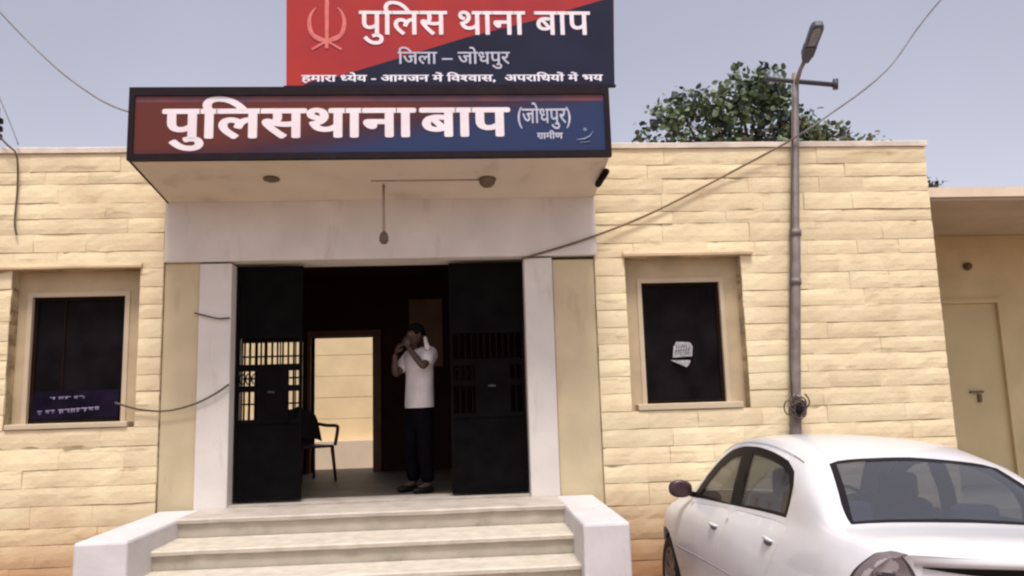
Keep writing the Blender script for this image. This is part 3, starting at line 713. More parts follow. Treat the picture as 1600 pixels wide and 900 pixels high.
bm = bmesh.new(); pts = [(-0.10+0.045*math.cos(a), -0.02, 0.0+0.07*math.sin(a)) for a in [2*PI*i/14 for i in range(14)]]; tube(bm, pts, 0.007, 5); new('loose_loop', bm, M['cable'], kn, smooth=True)
bm = bmesh.new(); ellipsoid(bm, (0.0, -0.015, -0.01), (0.045, 0.03, 0.06), 10, 7)
for v in bm.verts: v.co += 0.012*noise.noise_vector(v.co*30)
new('tape_wrap', bm, M['trim'], kn, smooth=True)

# ================================================================== CABLES
def cable(name, pts, r, m, label, n=6):
    return tag(tubeo(name, smoothpath(pts, n), r, m, None, 6), label, 'cable', 'cables strung over and along the station front')
cable('cable', [(6.2, -1.4, 7.0), (5.08, -0.3, 5.74), (4.41, -0.3, 4.96), (3.72, -0.28, 4.46), (3.45, -0.15, 4.30)], 0.009, M['cablegrey'], 'thin grey overhead cable slanting from the upper right to the lamp pole')
cable('cable', [(3.45, -0.15, 4.30), (3.30, -0.10, 4.22), (2.86, -0.07, 4.0), (2.3, -0.065, 3.72), (1.80, -0.065, 3.49), (1.2, -0.075, 3.27), (0.60, -0.075, 3.10)], 0.011, M['cabletan'], 'dusty brown cable running down the right wall from the pole to the doorway corner')
cable('cable', [(-5.2, -0.5, 6.6), (-4.45, -0.35, 5.64), (-3.86, -0.36, 5.02), (-3.42, -0.50, 4.66), (-3.12, -0.68, 4.46), (-2.85, -0.90, 4.31)], 0.009, M['cablegrey'], 'grey overhead cable slanting down to the left end of the lower signboard')
cable('cable', [(-4.85, -0.2, 5.5), (-4.62, -0.1, 5.1), (-4.40, -0.08, 4.62), (-4.27, -0.08, 4.31)], 0.006, M['cablegrey'], 'thinner overhead wire dropping to the coping at the far left')
cable('cable', [(-4.48, -0.07, 4.42), (-4.37, -0.09, 4.31), (-4.28, -0.08, 4.20), (-4.265, -0.06, 3.9), (-4.27, -0.06, 3.55), (-4.245, -0.06, 3.42)], 0.009, M['cable'], 'dark wire hanging down the left wall from the roof bracket')
cable('cable', [(-3.26, -0.06, 1.80), (-3.05, -0.065, 1.735), (-2.80, -0.065, 1.71), (-2.55, -0.075, 1.76), (-2.35, -0.085, 1.85), (-2.215, -0.08, 1.94)], 0.010, M['cable'], 'sagging cable from the left window sill to the door frame')
cable('cable', [(-2.56, -0.05, 2.63), (-2.45, -0.075, 2.60), (-2.33, -0.075, 2.57), (-2.225, -0.07, 2.575)], 0.009, M['cable'], 'short wire across the left white door jamb')
br = thing('roof_bracket', 'dark insulator bracket on the parapet at the left edge', 'bracket', (-4.52, -0.02, 4.29))
bm = bmesh.new(); tube(bm, [(0, 0, 0.0), (0, 0, 0.42)], 0.018, 8); new('pin', bm, M['darksteel'], br, smooth=True)
bm = bmesh.new()
for k in range(3): lathe(bm, [(0.02, 0.10+k*0.08), (0.055, 0.11+k*0.08), (0.05, 0.15+k*0.08), (0.02, 0.165+k*0.08)], Matrix.Identity(4), 14)
new('insulator', bm, M['trim'], br, smooth=True)

# ================================================================== ANNEX
an = thing('annex', 'low tan annex with a flat roof slab and a closed door behind the right corner', 'building', (6.5, 1.2, 0))
ao = (6.5, 1.2, 0)
bxo('roof_slab', (4.895, 14, 0.15, 4.6, 3.73, 3.835), M['annexslab'], an, off=ao)
M['annexsoffit'] = mat('annex_soffit', (0.56, 0.47, 0.38), 0.85, 0.08, 2, spec=0.2)
bxo('veranda_ceiling', (4.90, 14, 0.19, 2.08, 3.70, 3.727), M['annexsoffit'], an, off=ao)
AD = (6.02, 7.10, 0.45, 2.84)
bm = bmesh.new()
for d in ((4.9, AD[0], 0, 3.70), (AD[1], 14, 0, 3.70), (AD[0], AD[1], AD[3], 3.70), (AD[0], AD[1], 0, AD[2])): box(bm, d[0], d[1], 2.1, 2.35, d[2], d[3], off=ao)
new('wall', bm, M['annex'], an)
bxo('veranda_floor', (4.9, 14, 0.3, 2.098, -0.1, 0.45), M['step'], an, off=ao)
dr = bpy.data.objects.new('door', None); link(dr, an)
bxo('leaf', (AD[0]+0.05, AD[1]-0.05, 2.125, 2.16, AD[2]+0.01, AD[3]-0.05), M['annexdoor'], dr, off=ao)
bm = bmesh.new()
for d in ((AD[0], AD[0]+0.05, AD[2], AD[3]), (AD[1]-0.05, AD[1], AD[2], AD[3]), (AD[0]+0.05, AD[1]-0.05, AD[3]-0.05, AD[3])): box(bm, d[0], d[1], 2.07, 2.2, d[2], d[3], off=ao)
new('frame', bm, M['annex'], dr)
bm = bmesh.new(); box(bm, 6.56, 6.74, 2.095, 2.124, 1.62, 1.645, off=ao); box(bm, 6.66, 6.70, 2.09, 2.124, 1.50, 1.60, off=ao); new('bolt', bm, M['fixture'], dr)
bm = bmesh.new(); lathe(bm, [(0.05, 0), (0.055, 0.02), (0.045, 0.06), (0.02, 0.08)], Matrix.Translation((6.70-ao[0], 2.1-ao[1], 3.28)) @ Matrix.Rotation(R_(90), 4, 'X'), 14)
new('wall_lamp', bm, M['fixture'], an, smooth=True)

# ================================================================== TREES
def tree(loc, blobs, nleaf, size, label, seed, trunk_top, group=None):
    r = random.Random(seed)
    t = thing('tree', label, 'tree', loc, group=group); L0 = Vector(loc)
    bm = bmesh.new(); tt = Vector(trunk_top)-L0
    tube(bm, smoothpath([(0, 0, -0.2), (0.1, 0, tt.z*0.35), (tt.x*0.6, tt.y*0.5, tt.z*0.7), tt], 4), [0.16*(1-0.6*i/12) for i in range(13)], 10)
    new('trunk', bm, M['bark'], t, smooth=True)
    bm = bmesh.new(); cen = []
    for (c, rad, w) in blobs:
        c = Vector(c)-L0
        mid = tt.lerp(c, 0.5)+Vector((r.uniform(-.1, .1), r.uniform(-.1, .1), r.uniform(-0.05, .15)))
        tube(bm, smoothpath([tt*0.92, mid, c], 3), [0.05*(1-0.8*i/6)+0.006 for i in range(7)], 6)
        cen.append((c, rad, w))
    clusters = []
    for (c, rad, w) in cen:
        for k in range(int(w)):
            d = Vector((r.gauss(0, 1), r.gauss(0, 1), r.gauss(0, 1))).normalized()*(r.random()**0.45)
            p = c+Vector((d.x*rad[0], d.y*rad[1], d.z*rad[2])); clusters.append((p, c))
            tube(bm, [c.lerp(p, 0.15), c.lerp(p, 0.6)+Vector((0, 0, -0.03)), p], [0.012, 0.008, 0.004], 4)
    new('branches', bm, M['bark'], t, smooth=True)
    bm = bmesh.new(); per = max(3, nleaf//max(1, len(clusters)))
    for (p, c) in clusters:
        dark = r.random()
        for k in range(per):
            q = p+Vector((r.gauss(0, 1), r.gauss(0, 1), r.gauss(0, 1)))*size*0.60
            nrm = Vector((r.gauss(0, 1), r.gauss(0, 1)-0.3, r.gauss(0, 1)+0.7)).normalized()
            a = nrm.orthogonal().normalized(); a.rotate(Matrix.Rotation(r.uniform(0, 2*PI), 3, nrm)); b = nrm.cross(a)
            s = size*r.uniform(0.55, 1.1); bend = nrm*s*-0.15
            v = [bm.verts.new(q-a*s*0.45), bm.verts.new(q-a*s*0.15+b*s*0.38+bend), bm.verts.new(q+a*s*0.25+b*s*0.34+bend), bm.verts.new(q+a*s*0.5+bend), bm.verts.new(q+a*s*0.25-b*s*0.34+bend), bm.verts.new(q-a*s*0.15-b*s*0.38+bend)]
            f1 = bm.faces.new((v[0], v[1], v[2], v[3])); f2 = bm.faces.new((v[0], v[3], v[4], v[5]))
            mi = 1 if dark < 0.3 else 0
            if q.z+L0.z < 6.05 and r.random() < 0.3: mi = 2
            f1.material_index = f2.material_index = mi
    new('crown', bm, None, t, mats=[M['leaf'], M['leafdark'], M['leafdry']])
    return t
# (centre, radii, number of leaf clusters)
blobs = [((3.25, 4.6, 5.75), (0.45, 0.5, 0.22), 16), ((3.4, 4.4, 6.2), (0.38, 0.5, 0.34), 18), ((3.8, 4.6, 6.35), (0.4, 0.5, 0.4), 26), ((4.25, 4.4, 6.35), (0.35, 0.5, 0.45), 26),
         ((4.75, 4.5, 6.55), (0.4, 0.5, 0.62), 50), ((5.2, 4.4, 6.6), (0.45, 0.5, 0.6), 62), ((5.45, 4.6, 6.3), (0.35, 0.5, 0.45), 26), ((4.5, 4.6, 5.85), (1.3, 0.6, 0.26), 80), ((5.75, 4.4, 5.95), (0.4, 0.5, 0.32), 26),
         ((5.0, 4.5, 5.5), (1.9, 0.7, 0.35), 110), ((6.2, 4.4, 5.85), (0.35, 0.4, 0.14), 14), ((6.75, 4.5, 5.80), (0.35, 0.3, 0.08), 10), ((2.9, 4.4, 5.6), (0.25, 0.4, 0.1), 6)]
tree((4.7, 4.6, 0), blobs, 4700, 0.125, 'broad leafy green tree rising behind the roof beside the lamp pole', 3, (4.8, 4.6, 4.6))
blobs = [((7.95, 4.9, 5.12), (0.18, 0.2, 0.10), 6), ((8.2, 4.9, 5.18), (0.22, 0.2, 0.06), 6), ((7.85, 4.9, 5.38), (0.04, 0.1, 0.05), 1), ((8.0, 4.9, 4.7), (0.6, 0.4, 0.3), 20)]
tree((8.1, 4.9, 0), blobs, 260, 0.10, 'small bush top peeking over the annex roof', 5, (8.0, 4.9, 4.1))

# ================================================================== CAR
# body skin as one parametric surface P(a, w): a = metres forward of the tail, w = +1 left sill ... 0 centre line ... -1 right sill
AS = [0.0, .15, .40, .60, .85, 1.12, 1.30, 1.60, 1.90, 2.30, 2.70, 3.00, 3.30, 3.60, 3.95, 4.18]
T_ = dict(
 sb=[.70, .74, .77, .775, .78, .78, .78, .78, .785, .79, .80, .82, .84, .83, .75, .60], sz=[.30, .26, .22, .20, .20, .20, .20, .20, .20, .20, .20, .20, .20, .20, .24, .30],
 mb=[.76, .80, .83, .835, .84, .84, .84, .845, .85, .86, .875, .89, .905, .90, .82, .66], mz=[.60, .60, .60, .60, .60, .60, .60, .60, .59, .58, .57, .56, .56, .56, .54, .50],
 hb=[.735, .78, .80, .80, .80, .795, .79, .80, .82, .835, .855, .87, .885, .88, .80, .64], hz=[.84, .86, .87, .87, .87, .87, .87, .87, .86, .85, .84, .83, .82, .80, .72, .62],
 bb=[.66, .71, .735, .735, .725, .715, .71, .72, .74, .765, .785, .795, .79, .77, .69, .52], bz=[.96, .985, 1.00, 1.01, 1.015, 1.015, 1.012, 1.005, .995, .98, .965, .952, .93, .90, .80, .68],
 rb=[.56, .62, .665, .675, .635, .595, .585, .595, .605, .615, .62, .66, .71, .69, .61, .42], rz=[.995, 1.025, 1.035, 1.055, 1.175, 1.30, 1.345, 1.395, 1.415, 1.405, 1.325, 1.15, .995, .945, .84, .71],
 cz=[.995, 1.05, 1.065, 1.085, 1.23, 1.365, 1.425, 1.475, 1.492, 1.485, 1.41, 1.235, 1.04, .985, .875, .735])
def _itp(ys, a):
    a = max(AS[0], min(AS[-1], a)); i = 0
    while i < len(AS)-2 and a > AS[i+1]: i += 1
    h = AS[i+1]-AS[i]; t = (a-AS[i])/h
    def sl(k):
        if k == 0: return (ys[1]-ys[0])/(AS[1]-AS[0])
        if k == len(AS)-1: return (ys[-1]-ys[-2])/(AS[-1]-AS[-2])
        return (ys[k+1]-ys[k-1])/(AS[k+1]-AS[k-1])
    m0, m1 = sl(i)*h, sl(i+1)*h
    return (2*t**3-3*t**2+1)*ys[i]+(t**3-2*t**2+t)*m0+(-2*t**3+3*t**2)*ys[i+1]+(t**3-t**2)*m1
WV = [1.0, 0.82, 0.66, 0.52, 0.42, 0.32, 0.20, 0.10, 0.0]       # sill, mid door, shoulder, belt, glass middle, rail, ...centre
_cache = {}
def section(a):
    k = round(a, 4)
    if k in _cache: return _cache[k]
    g = {n: _itp(T_[n], a) for n in T_}
    gh = max(0, min(1, (g['rz']-g['bz'])/0.25))
    pts = [(g['sb'], g['sz']), (g['mb'], g['mz']), (g['hb'], g['hz']), (g['bb'], g['bz']),
           ((g['bb']+g['rb'])/2+0.022*gh, (g['bz']+g['rz'])/2+0.004), (g['rb'], g['rz']),
           (g['rb']*0.68, g['rz']+(g['cz']-g['rz'])*0.70), (g['rb']*0.34, g['rz']+(g['cz']-g['rz'])*0.93), (0.0, g['cz'])]
    _cache[k] = pts; return pts
def P(a, w, off=0.0):
    pts = section(a); s = 1 if w >= 0 else -1; u = abs(w)
    i = 0
    while i < len(WV)-2 and u < WV[i+1]: i += 1
    t = (WV[i]-u)/(WV[i]-WV[i+1])
    p0 = pts[max(i-1, 0)]; p1 = pts[i]; p2 = pts[i+1]; p3 = pts[i+2] if i+2 < len(pts) else (-pts[i][0], pts[i][1])
    def m(pa, pb, wa, wb, k): return (pb[k]-pa[k])/(wb-wa) if wb != wa else 0
    wa = WV[max(i-1, 0)]; wd = WV[i+2] if i+2 < len(WV) else -WV[i]
    h = WV[i+1]-WV[i]; r = []
    for k in (0, 1):
        m0 = m(p0, p2, wa, WV[i+1], k)*h; m1 = m(p1, p3, WV[i], wd, k)*h
        r.append((2*t**3-3*t**2+1)*p1[k]+(t**3-2*t**2+t)*m0+(-2*t**3+3*t**2)*p2[k]+(t**3-t**2)*m1)
    b, z = r
    fade = max(0, 1-a/0.75)**1.5
    aa = a+0.235*(abs(b)/0.8)**3.2*fade
    ff = max(0, (a-3.55)/0.63); aa -= 0.30*(abs(b)/0.8)**3*ff*ff
    return Vector((aa, b*s, z))
def Pn(a, w, off):
    e = 0.004; p = P(a, w); da = P(min(a+e, 4.18), w)-P(max(a-e, 0), w); dw = P(a, w+e)-P(a, w-e); n = da.cross(dw)
    if n.length < 1e-12: return p
    n.normalize()
    c = Vector((p.x, 0, 0.7)); 
    if n.dot(p-c) < 0: n = -n
    return p+n*off
def w_at_z(a, z, lo=0.30, hi=1.0):
    for _ in range(28):
        m = (lo+hi)/2
        if P(a, m).z > z: lo = m
        else: hi = m
    return (lo+hi)/2
def w_at_b(a, b):
    s = 1 if b >= 0 else -1; b = abs(b); lo, hi = 0.0, 0.40
    for _ in range(28):
        m = (lo+hi)/2
        if P(a, m).y < b: lo = m
        else: hi = m
    return s*(lo+hi)/2
def dens(poly, step=0.05):
    out = []
    for i, p in enumerate(poly):
        q = poly[(i+1) % len(poly)]; n = max(1, int(math.hypot(q[0]-p[0], (q[1]-p[1])*1.2)/step))
        for k in range(n): out.append((p[0]+(q[0]-p[0])*k/n, p[1]+(q[1]-p[1])*k/n))
    return out
def rnd(poly, n=4, f=0.25):
    """round the corners of a closed polygon"""
    out = []; N = len(poly)
    for i in range(N):
        p0 = Vector(poly[i-1]); p = Vector(poly[i]); p1 = Vector(poly[(i+1) % N])
        a = p.lerp(p0, f*min(1, 0.12/max(1e-6, (p0-p).length)/f*1.0 if (p0-p).length > 0.12/f else 1)); b = p.lerp(p1, f*min(1, 0.12/max(1e-6, (p1-p).length)/f if (p1-p).length > 0.12/f else 1))
        for k in range(n+1):
            t = k/n; out.append(tuple(a*(1-t)**2+p*2*t*(1-t)+b*t*t))
    return out
def inside(p, poly):
    x, y = p; c = False; j = len(poly)-1
    for i in range(len(poly)):
        xi, yi = poly[i]; xj, yj = poly[j]
        if (yi > y) != (yj > y) and x < (xj-xi)*(y-yi)/(yj-yi)+xi: c = not c
        j = i
    return c
def patch(outer, holes, f, step=0.07, wstep=0.045):
    """constrained triangulation of outer minus holes in the (a, w) plane, mapped to space by f"""
    vs = []; es = []
    for poly in [outer]+holes:
        n0 = len(vs); vs += [Vector(p) for p in poly]; n = len(poly); es += [(n0+i, n0+(i+1) % n) for i in range(n)]
    x0 = min(p[0] for p in outer); x1 = max(p[0] for p in outer); y0 = min(p[1] for p in outer); y1 = max(p[1] for p in outer)
    x = x0+step*0.5
    while x < x1:
        y = y0+wstep*0.5
        while y < y1:
            if inside((x, y), outer) and not any(inside((x, y), h) for h in holes): vs.append(Vector((x, y)))
            y += wstep
        x += step
    vo, eo, fo, *_ = delaunay_2d_cdt(vs, es, [], 0, 1e-5)
    bm = bmesh.new(); bv = [bm.verts.new(f(v.x, v.y)) for v in vo]
    for t in fo:
        c = sum((vo[i] for i in t), Vector((0, 0)))/len(t)
        if inside(c, outer) and not any(inside(c, h) for h in holes):
            try: bm.faces.new([bv[i] for i in t])
            except ValueError: pass
    for v in [v for v in bm.verts if not v.link_faces]: bm.verts.remove(v)
    for fa in bm.faces:
        fa.normal_update(); c = fa.calc_center_median()
        if fa.normal.dot(c-Vector((c.x, 0, 0.75))) < 0: fa.normal_flip()
    return bm
def az(poly): return [(a, w_at_z(a, z)) for a, z in poly]           # outline given in side view -> (a, w)
def ab(poly): return [(a, w_at_b(a, b)) for a, b in poly]           # outline given in top view  -> (a, w)
def rim_in(bm, depth):
    """turn the free edges of a skin inwards so panels have thickness"""
    ed = [e for e in bm.edges if e.is_boundary]; keep = list(ed)
    r = bmesh.ops.extrude_edge_only(bm, edges=ed)
    for v in r['geom']:
        if isinstance(v, bmesh.types.BMVert):
            c = Vector((v.co.x, 0, 0.75)); v.co += (c-v.co).normalized()*depth
    bmesh.ops.split_edges(bm, edges=[e for e in keep if e.is_valid])
    return bm
M['seamgrey'] = mat('panel_shade_grey', (0.30, 0.28, 0.29), 0.6, 0.05)
car = thing('parked_car', 'white sedan parked nose-in beside the entrance steps, seen from its rear left', 'car', mat_=CARM)
# side window openings (side view a, z): one daylight opening with black trim, then the panes
DLO = [(1.165, 1.020), (1.145, 1.10), (1.165, 1.20), (1.23, 1.275), (1.37, 1.33), (1.60, 1.372), (1.90, 1.398), (2.15, 1.395), (2.40, 1.360), (2.62, 1.282), (2.84, 1.150), (3.02, 0.985), (3.05, 0.965), (2.9, 0.970), (2.3, 0.990), (1.7, 1.008), (1.22, 1.018)]
DLO = az(DLO)
G1 = az([(2.13, 1.003), (2.12, 1.15), (2.13, 1.335), (2.34, 1.300), (2.55, 1.220), (2.73, 1.105), (2.86, 0.998)])
G2 = az([(1.225, 1.038), (1.205, 1.11), (1.225, 1.19), (1.29, 1.25), (1.43, 1.298), (1.62, 1.33), (1.85, 1.35), (1.93, 1.35), (1.92, 1.16), (1.94, 1.018)])
mir = lambda p: [(a, -w) for a, w in p]
RG = ab([(0.575, -0.60), (0.585, 0.0), (0.575, 0.60), (0.75, 0.575), (1.10, 0.480), (1.125, 0.42), (1.145, 0.0), (1.125, -0.42), (1.10, -0.480), (0.75, -0.575)])
WS = ab([(2.72, -0.52), (2.68, 0.0), (2.72, 0.52), (3.22, 0.67), (3.33, 0.61), (3.42, 0.0), (3.33, -0.61), (3.22, -0.67)])
def arch(ac, r=0.345, zc=0.31): return [(ac-r*math.cos(PI*k/16)*1.0, zc+r*math.sin(PI*k/16)*1.06) for k in range(17)]
SIDE_TOPW = 0.9
def door(a0, a1, cut=None):
    p = [(a0, 0.30), (a0, 0.62), (a0+0.00, 0.88)]
    return p
FD = [(2.09, 0.27), (3.02, 0.27), (3.06, 0.55), (3.10, 0.80), (3.085, 0.925), (2.075, 0.975), (2.085, 0.6)]
RD = [(1.36, 0.27), (2.065, 0.27), (2.062, 0.6), (2.055, 0.975), (1.10, 0.99), (1.10, 0.86), (1.20, 0.70), (1.30, 0.50)]
FDw = az(rnd(FD, 4)); RDw = az(rnd(RD, 4))
def arch_w(ac): return [(a, min(0.999, w_at_z(a, z))) for a, z in arch(ac)]
def body_outline():
    """outer boundary in (a, w) with the wheel arches bitten out of both sills"""
    L = []
    def run(s):
        seg = [(0.001, 0.9995)]
        for ac in (0.93, 3.49):
            ar = arch_w(ac); seg += [(ar[0][0]-0.002, 0.9995)]+ar[1:-1]+[(ar[-1][0]+0.002, 0.9995)]
        seg += [(4.179, 0.9995)]
        return [(a, w*s) for a, w in seg]
    return run(1)+run(-1)[::-1]
OUT = dens(body_outline(), 0.06)
DL, DR = dens(DLO, .04), dens(mir(DLO), .04)
bm = patch(OUT, [DL, DR, dens(RG, .05), dens(WS, .06), dens(FDw, .05), dens(RDw, .05)], lambda a, w: P(a, w))
rim_in(bm, 0.018)
body = new('body', bm, M['carpaint'], car, smooth=True)
body.data.materials.append(M['seam'])
# rear face: fills the outline of the first section, bulging a little
OUT0 = [P(0.0, w) for w in [1-2*k/60 for k in range(61)]]
pol = [(p.y, p.z) for p in OUT0]
def rearf(b, z):
    a = 0.235*(abs(b)/0.8)**3.2
    d = max(0.0, min(1.0, (1.00-z)/0.05))
    return Vector((a+0.022*math.sin(min(1, max(0, (0.99-z)/0.16))*PI)-0.06*max(0, min(1, (0.72-z)/0.12))*1.0, b, z))
bm = patch(dens([(p[0], p[1]) for p in pol], .04), [], lambda b, z: (lambda v: Vector((0.235*(abs(b)/0.8)**3.2+(v.x-0.235*(abs(b)/0.8)**3.2)*min(1, max(0, min((z-0.29)/0.05, 1)))*min(1, max(0, (0.80-abs(b))/0.1)), b, z)))(rearf(b, z)), step=0.05, wstep=0.03)
for f in bm.faces:
    f.normal_update()
    if f.normal.x > 0: f.normal_flip()
new('tail_panel', bm, M['carpaint'], car, smooth=True)
# doors: skins set in the openings with a visible gap
def shrink(poly, d):
    c = Vector((sum(p[0] for p in poly)/len(poly), sum(p[1] for p in poly)/len(poly))); out = []
    N = len(poly)
    for i in range(N):
        p = Vector(poly[i]); t = (Vector(poly[(i+1) % N])-Vector(poly[i-1])); n = Vector((-t.y, t.x))
        if n.length < 1e-9: n = c-p
        n.normalize()
        if n.dot(c-p) < 0: n = -n
        out.append((p.x+n.x*d, p.y+n.y*d*0.6))
    return out
for nm, poly in (('door', FDw), ('door', RDw)):
    bm = patch(dens(shrink(poly, 0.0022), .05), [], lambda a, w: P(a, w)); rim_in(bm, 0.018)
    d = new(nm, bm, M['carpaint'], car, smooth=True)
    hx = 2.235 if poly is FDw else 1.255
    # handle: a scooped pull standing off the skin
    hz = 0.845 if poly is FDw else 0.885
    bm = bmesh.new(); pts = []
    for k in range(7):
        a = hx-0.075+0.15*k/6; q = Pn(a, w_at_z(a, hz+0.004*k/6), 0.004+0.020*math.sin(PI*k/6)**0.6); pts.append(q)
    tube(bm, pts, [0.007, 0.010, 0.012, 0.012, 0.012, 0.010, 0.007], 8); new('handle', bm, M['carpaint'], d, smooth=True)
    bm = patch([(hx-0.075+0.07*(1-math.cos(t)), w_at_z(hx, hz-0.012)+0.014*math.sin(t)) for t in [2*PI*k/16 for k in range(16)]], [], lambda a, w: Pn(a, w, 0.0025), .05, .02)
    new('handle_recess_shade', bm, M['lampgrey'], d)  # flat dark patch, the hollow's shade put in as colour
# dark inner sheet behind the panel gaps
bm = patch(dens([(0.9, 0.53), (3.3, 0.56), (3.3, 0.97), (0.9, 0.97)], .08), [], lambda a, w: Pn(a, w, -0.022)); new('inner_sill', bm, M['seam'], car)
# glass and trim
for sgn in (1, -1):
    D = DLO if sgn > 0 else mir(DLO); g1 = G1 if sgn > 0 else mir(G1); g2 = G2 if sgn > 0 else mir(G2)
    bm = patch(dens(shrink(D, 0.001), .04), [dens(g1, .05), dens(g2, .05)], lambda a, w: Pn(a, w, -0.004), .05, .03)
    rim_in(bm, 0.02); new('window_trim', bm, M['trim'], car, smooth=True)
    for g in (g1, g2):
        bm = patch(dens(g, .05), [], lambda a, w: Pn(a, w, -0.008)); new('side_window', bm, M['sideglass'], car, smooth=True)
bm = patch(dens(shrink(RG, 0.001), .04), [dens(shrink(RG, 0.036), .05)], lambda a, w: Pn(a, w, 0.001), .05, .03); new('rear_screen_border', bm, M['trim'], car, smooth=True)
bm = patch(dens(shrink(RG, 0.034), .05), [], lambda a, w: Pn(a, w, -0.003)); new('rear_screen', bm, M['rearglass'], car, smooth=True)
bm = patch(dens(shrink(WS, 0.001), .05), [], lambda a, w: Pn(a, w, -0.003)); new('windscreen', bm, M['sideglass'], car, smooth=True)
# roof gutter line along the left rail
bm = bmesh.new(); tube(bm, [Pn(a, 0.315, 0.002) for a in [1.2+0.06*k for k in range(27)]], 0.0028, 5); new('roof_seam', bm, M['seamgrey'], car, smooth=True)
bm = bmesh.new(); tube(bm, [Pn(a, w_at_z(a, 0.585-0.01*(a-2)), 0.001) for a in [1.42+0.1*k for k in range(18)]], 0.006, 6); new('side_moulding', bm, M['seamgrey'], car, smooth=True)
# black strip painting in the undercut's shade, then the trunk lip above it
def RP(b, z, off): return rearf(b, z)-Vector((off, 0, 0))
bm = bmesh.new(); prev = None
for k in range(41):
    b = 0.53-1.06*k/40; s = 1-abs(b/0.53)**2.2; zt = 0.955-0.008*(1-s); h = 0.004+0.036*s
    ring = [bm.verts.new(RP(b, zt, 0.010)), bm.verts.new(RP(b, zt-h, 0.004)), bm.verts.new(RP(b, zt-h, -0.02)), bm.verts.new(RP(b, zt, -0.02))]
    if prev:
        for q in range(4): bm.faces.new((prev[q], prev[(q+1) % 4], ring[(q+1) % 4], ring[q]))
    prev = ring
bmesh.ops.recalc_face_normals(bm, faces=bm.faces); new('trunk_undercut_shade', bm, M['trim'], car, smooth=False)
bm = bmesh.new(); prev = None
for k in range(41):
    b = 0.56-1.12*k/40; s = 1-abs(b/0.56)**2.5; zt = 0.975-0.010*(1-s)
    ring = [bm.verts.new(RP(b, zt+0.022, 0.0)), bm.verts.new(RP(b, zt+0.006, 0.012*s+0.002)), bm.verts.new(RP(b, zt-0.014, 0.016*s+0.002)), bm.verts.new(RP(b, zt-0.018, -0.01))]
    if prev:
        for q in range(3): bm.faces.new((prev[q], prev[q+1], ring[q+1], ring[q]))
    prev = ring
bmesh.ops.recalc_face_normals(bm, faces=bm.faces); new('trunk_lip', bm, M['carpaint'], car, smooth=True)
# badge: oval ring with inner ovals, and the model lettering
bc = RP(0.0, 0.885, 0.016)
bm = bmesh.new()
def oval(rx, rz, dz, r): tube(bm, [(bc.x, bc.y+rx*math.cos(t), bc.z+dz+rz*math.sin(t)) for t in [2*PI*k/24 for k in range(25)]], r, 6, caps=False)
oval(0.060, 0.042, 0, 0.0065); oval(0.052, 0.015, 0.020, 0.0045); oval(0.017, 0.034, 0.0, 0.0045)
new('badge', bm, M['badge'], car, smooth=True)
bmt = text_bm(['ETIOS'], 0.012); X1_ = max(v.co.x for v in bmt.verts)
for v in bmt.verts:
    b = 0.44-0.135*v.co.x/X1_; z = 0.862+0.026*v.co.y/0.7; v.co = RP(b, z, 0.006)
new('model_lettering', bmt, M['badge'], car)
# tail lamps: tall teardrops wrapping the rear corners
def lamp(s):
    """a tall teardrop lying on the body skin round the rear corner: (height, how far forward on the flank, how far in on the tail)"""
    rows = [(1.000, .058, None, .046), (.998, .060, None, .030), (.995, .062, None, .008), (.988, .066, .612, 0), (.978, .070, .598, 0), (.955, .077, .578, 0), (.93, .083, .563, 0), (.90, .090, .549, 0), (.86, .096, .535, 0), (.82, .100, .527, 0), (.77, .098, .52, 0), (.70, .085, .53, 0)]
    n = 28; g = []; bm = bmesh.new()
    fine = []
    for (ra, rb) in zip(rows, rows[1:]):
        for k in range(3):
            t = k/3; fine.append((ra[0]+(rb[0]-ra[0])*t, ra[1]+(rb[1]-ra[1])*t, (ra[2]+((rb[2] or ra[2])-ra[2])*t) if ra[2] else None, ra[3]+(rb[3]-ra[3])*t))
    fine.append(rows[-1])
    for (z, ao, bi, ai) in fine:
        line = []
        m = 14
        for k in range(m+1):
            a = ao+(ai-ao)*k/m; line.append(P(a, w_at_z(a, z, lo=0.325)))
        if bi:
            bc_ = line[-1].y
            for k in range(1, m+1): line.append(rearf(bc_+(bi-bc_)*k/m, z))
        # even resampling along the line
        d = [0]
        for u, v in zip(line, line[1:]): d.append(d[-1]+(v-u).length)
        row = []
        for k in range(n+1):
            t = d[-1]*k/n; i = 0
            while i < len(d)-2 and d[i+1] < t: i += 1
            f = (t-d[i])/max(1e-9, d[i+1]-d[i]); pt = line[i].lerp(line[i+1], f)
            nr = Vector((-0.9*k/n-0.15, 1.0-0.75*k/n, 0.15)).normalized()
            top = max(0, min(1, (1.003-z)/0.06))
            q_ = pt+nr*(0.004+0.013*top*math.sin(PI*k/n)**0.6); row.append(bm.verts.new((q_.x, s*q_.y, q_.z)))
        g.append(row)
    for j in range(len(g)-1):
        for k in range(n):
            f = bm.faces.new((g[j][k], g[j][k+1], g[j+1][k+1], g[j+1][k])); u = (k+0.5)/n; z = fine[j][0]
            e = min(u, 1-u) < 0.07 or j < 2
            d_dark = ((u-0.62)/0.16)**2+((z-0.885)/0.030)**2 < 1
            d_clear = ((u-0.55)/0.24)**2+((z-0.945)/0.030)**2 < 1 or ((u-0.30)/0.10)**2+((z-0.86)/0.07)**2 < 1 or ((u-0.62)/0.20)**2+((z-0.80)/0.045)**2 < 1
            f.material_index = 1 if e or d_dark else (2 if d_clear else 0)
    bmesh.ops.recalc_face_normals(bm, faces=bm.faces)
    return new('tail_lamp', bm, None, car, smooth=True, mats=[M['lampred'], M['lampdark'], M['lampclear']])
lamp(1); lamp(-1)
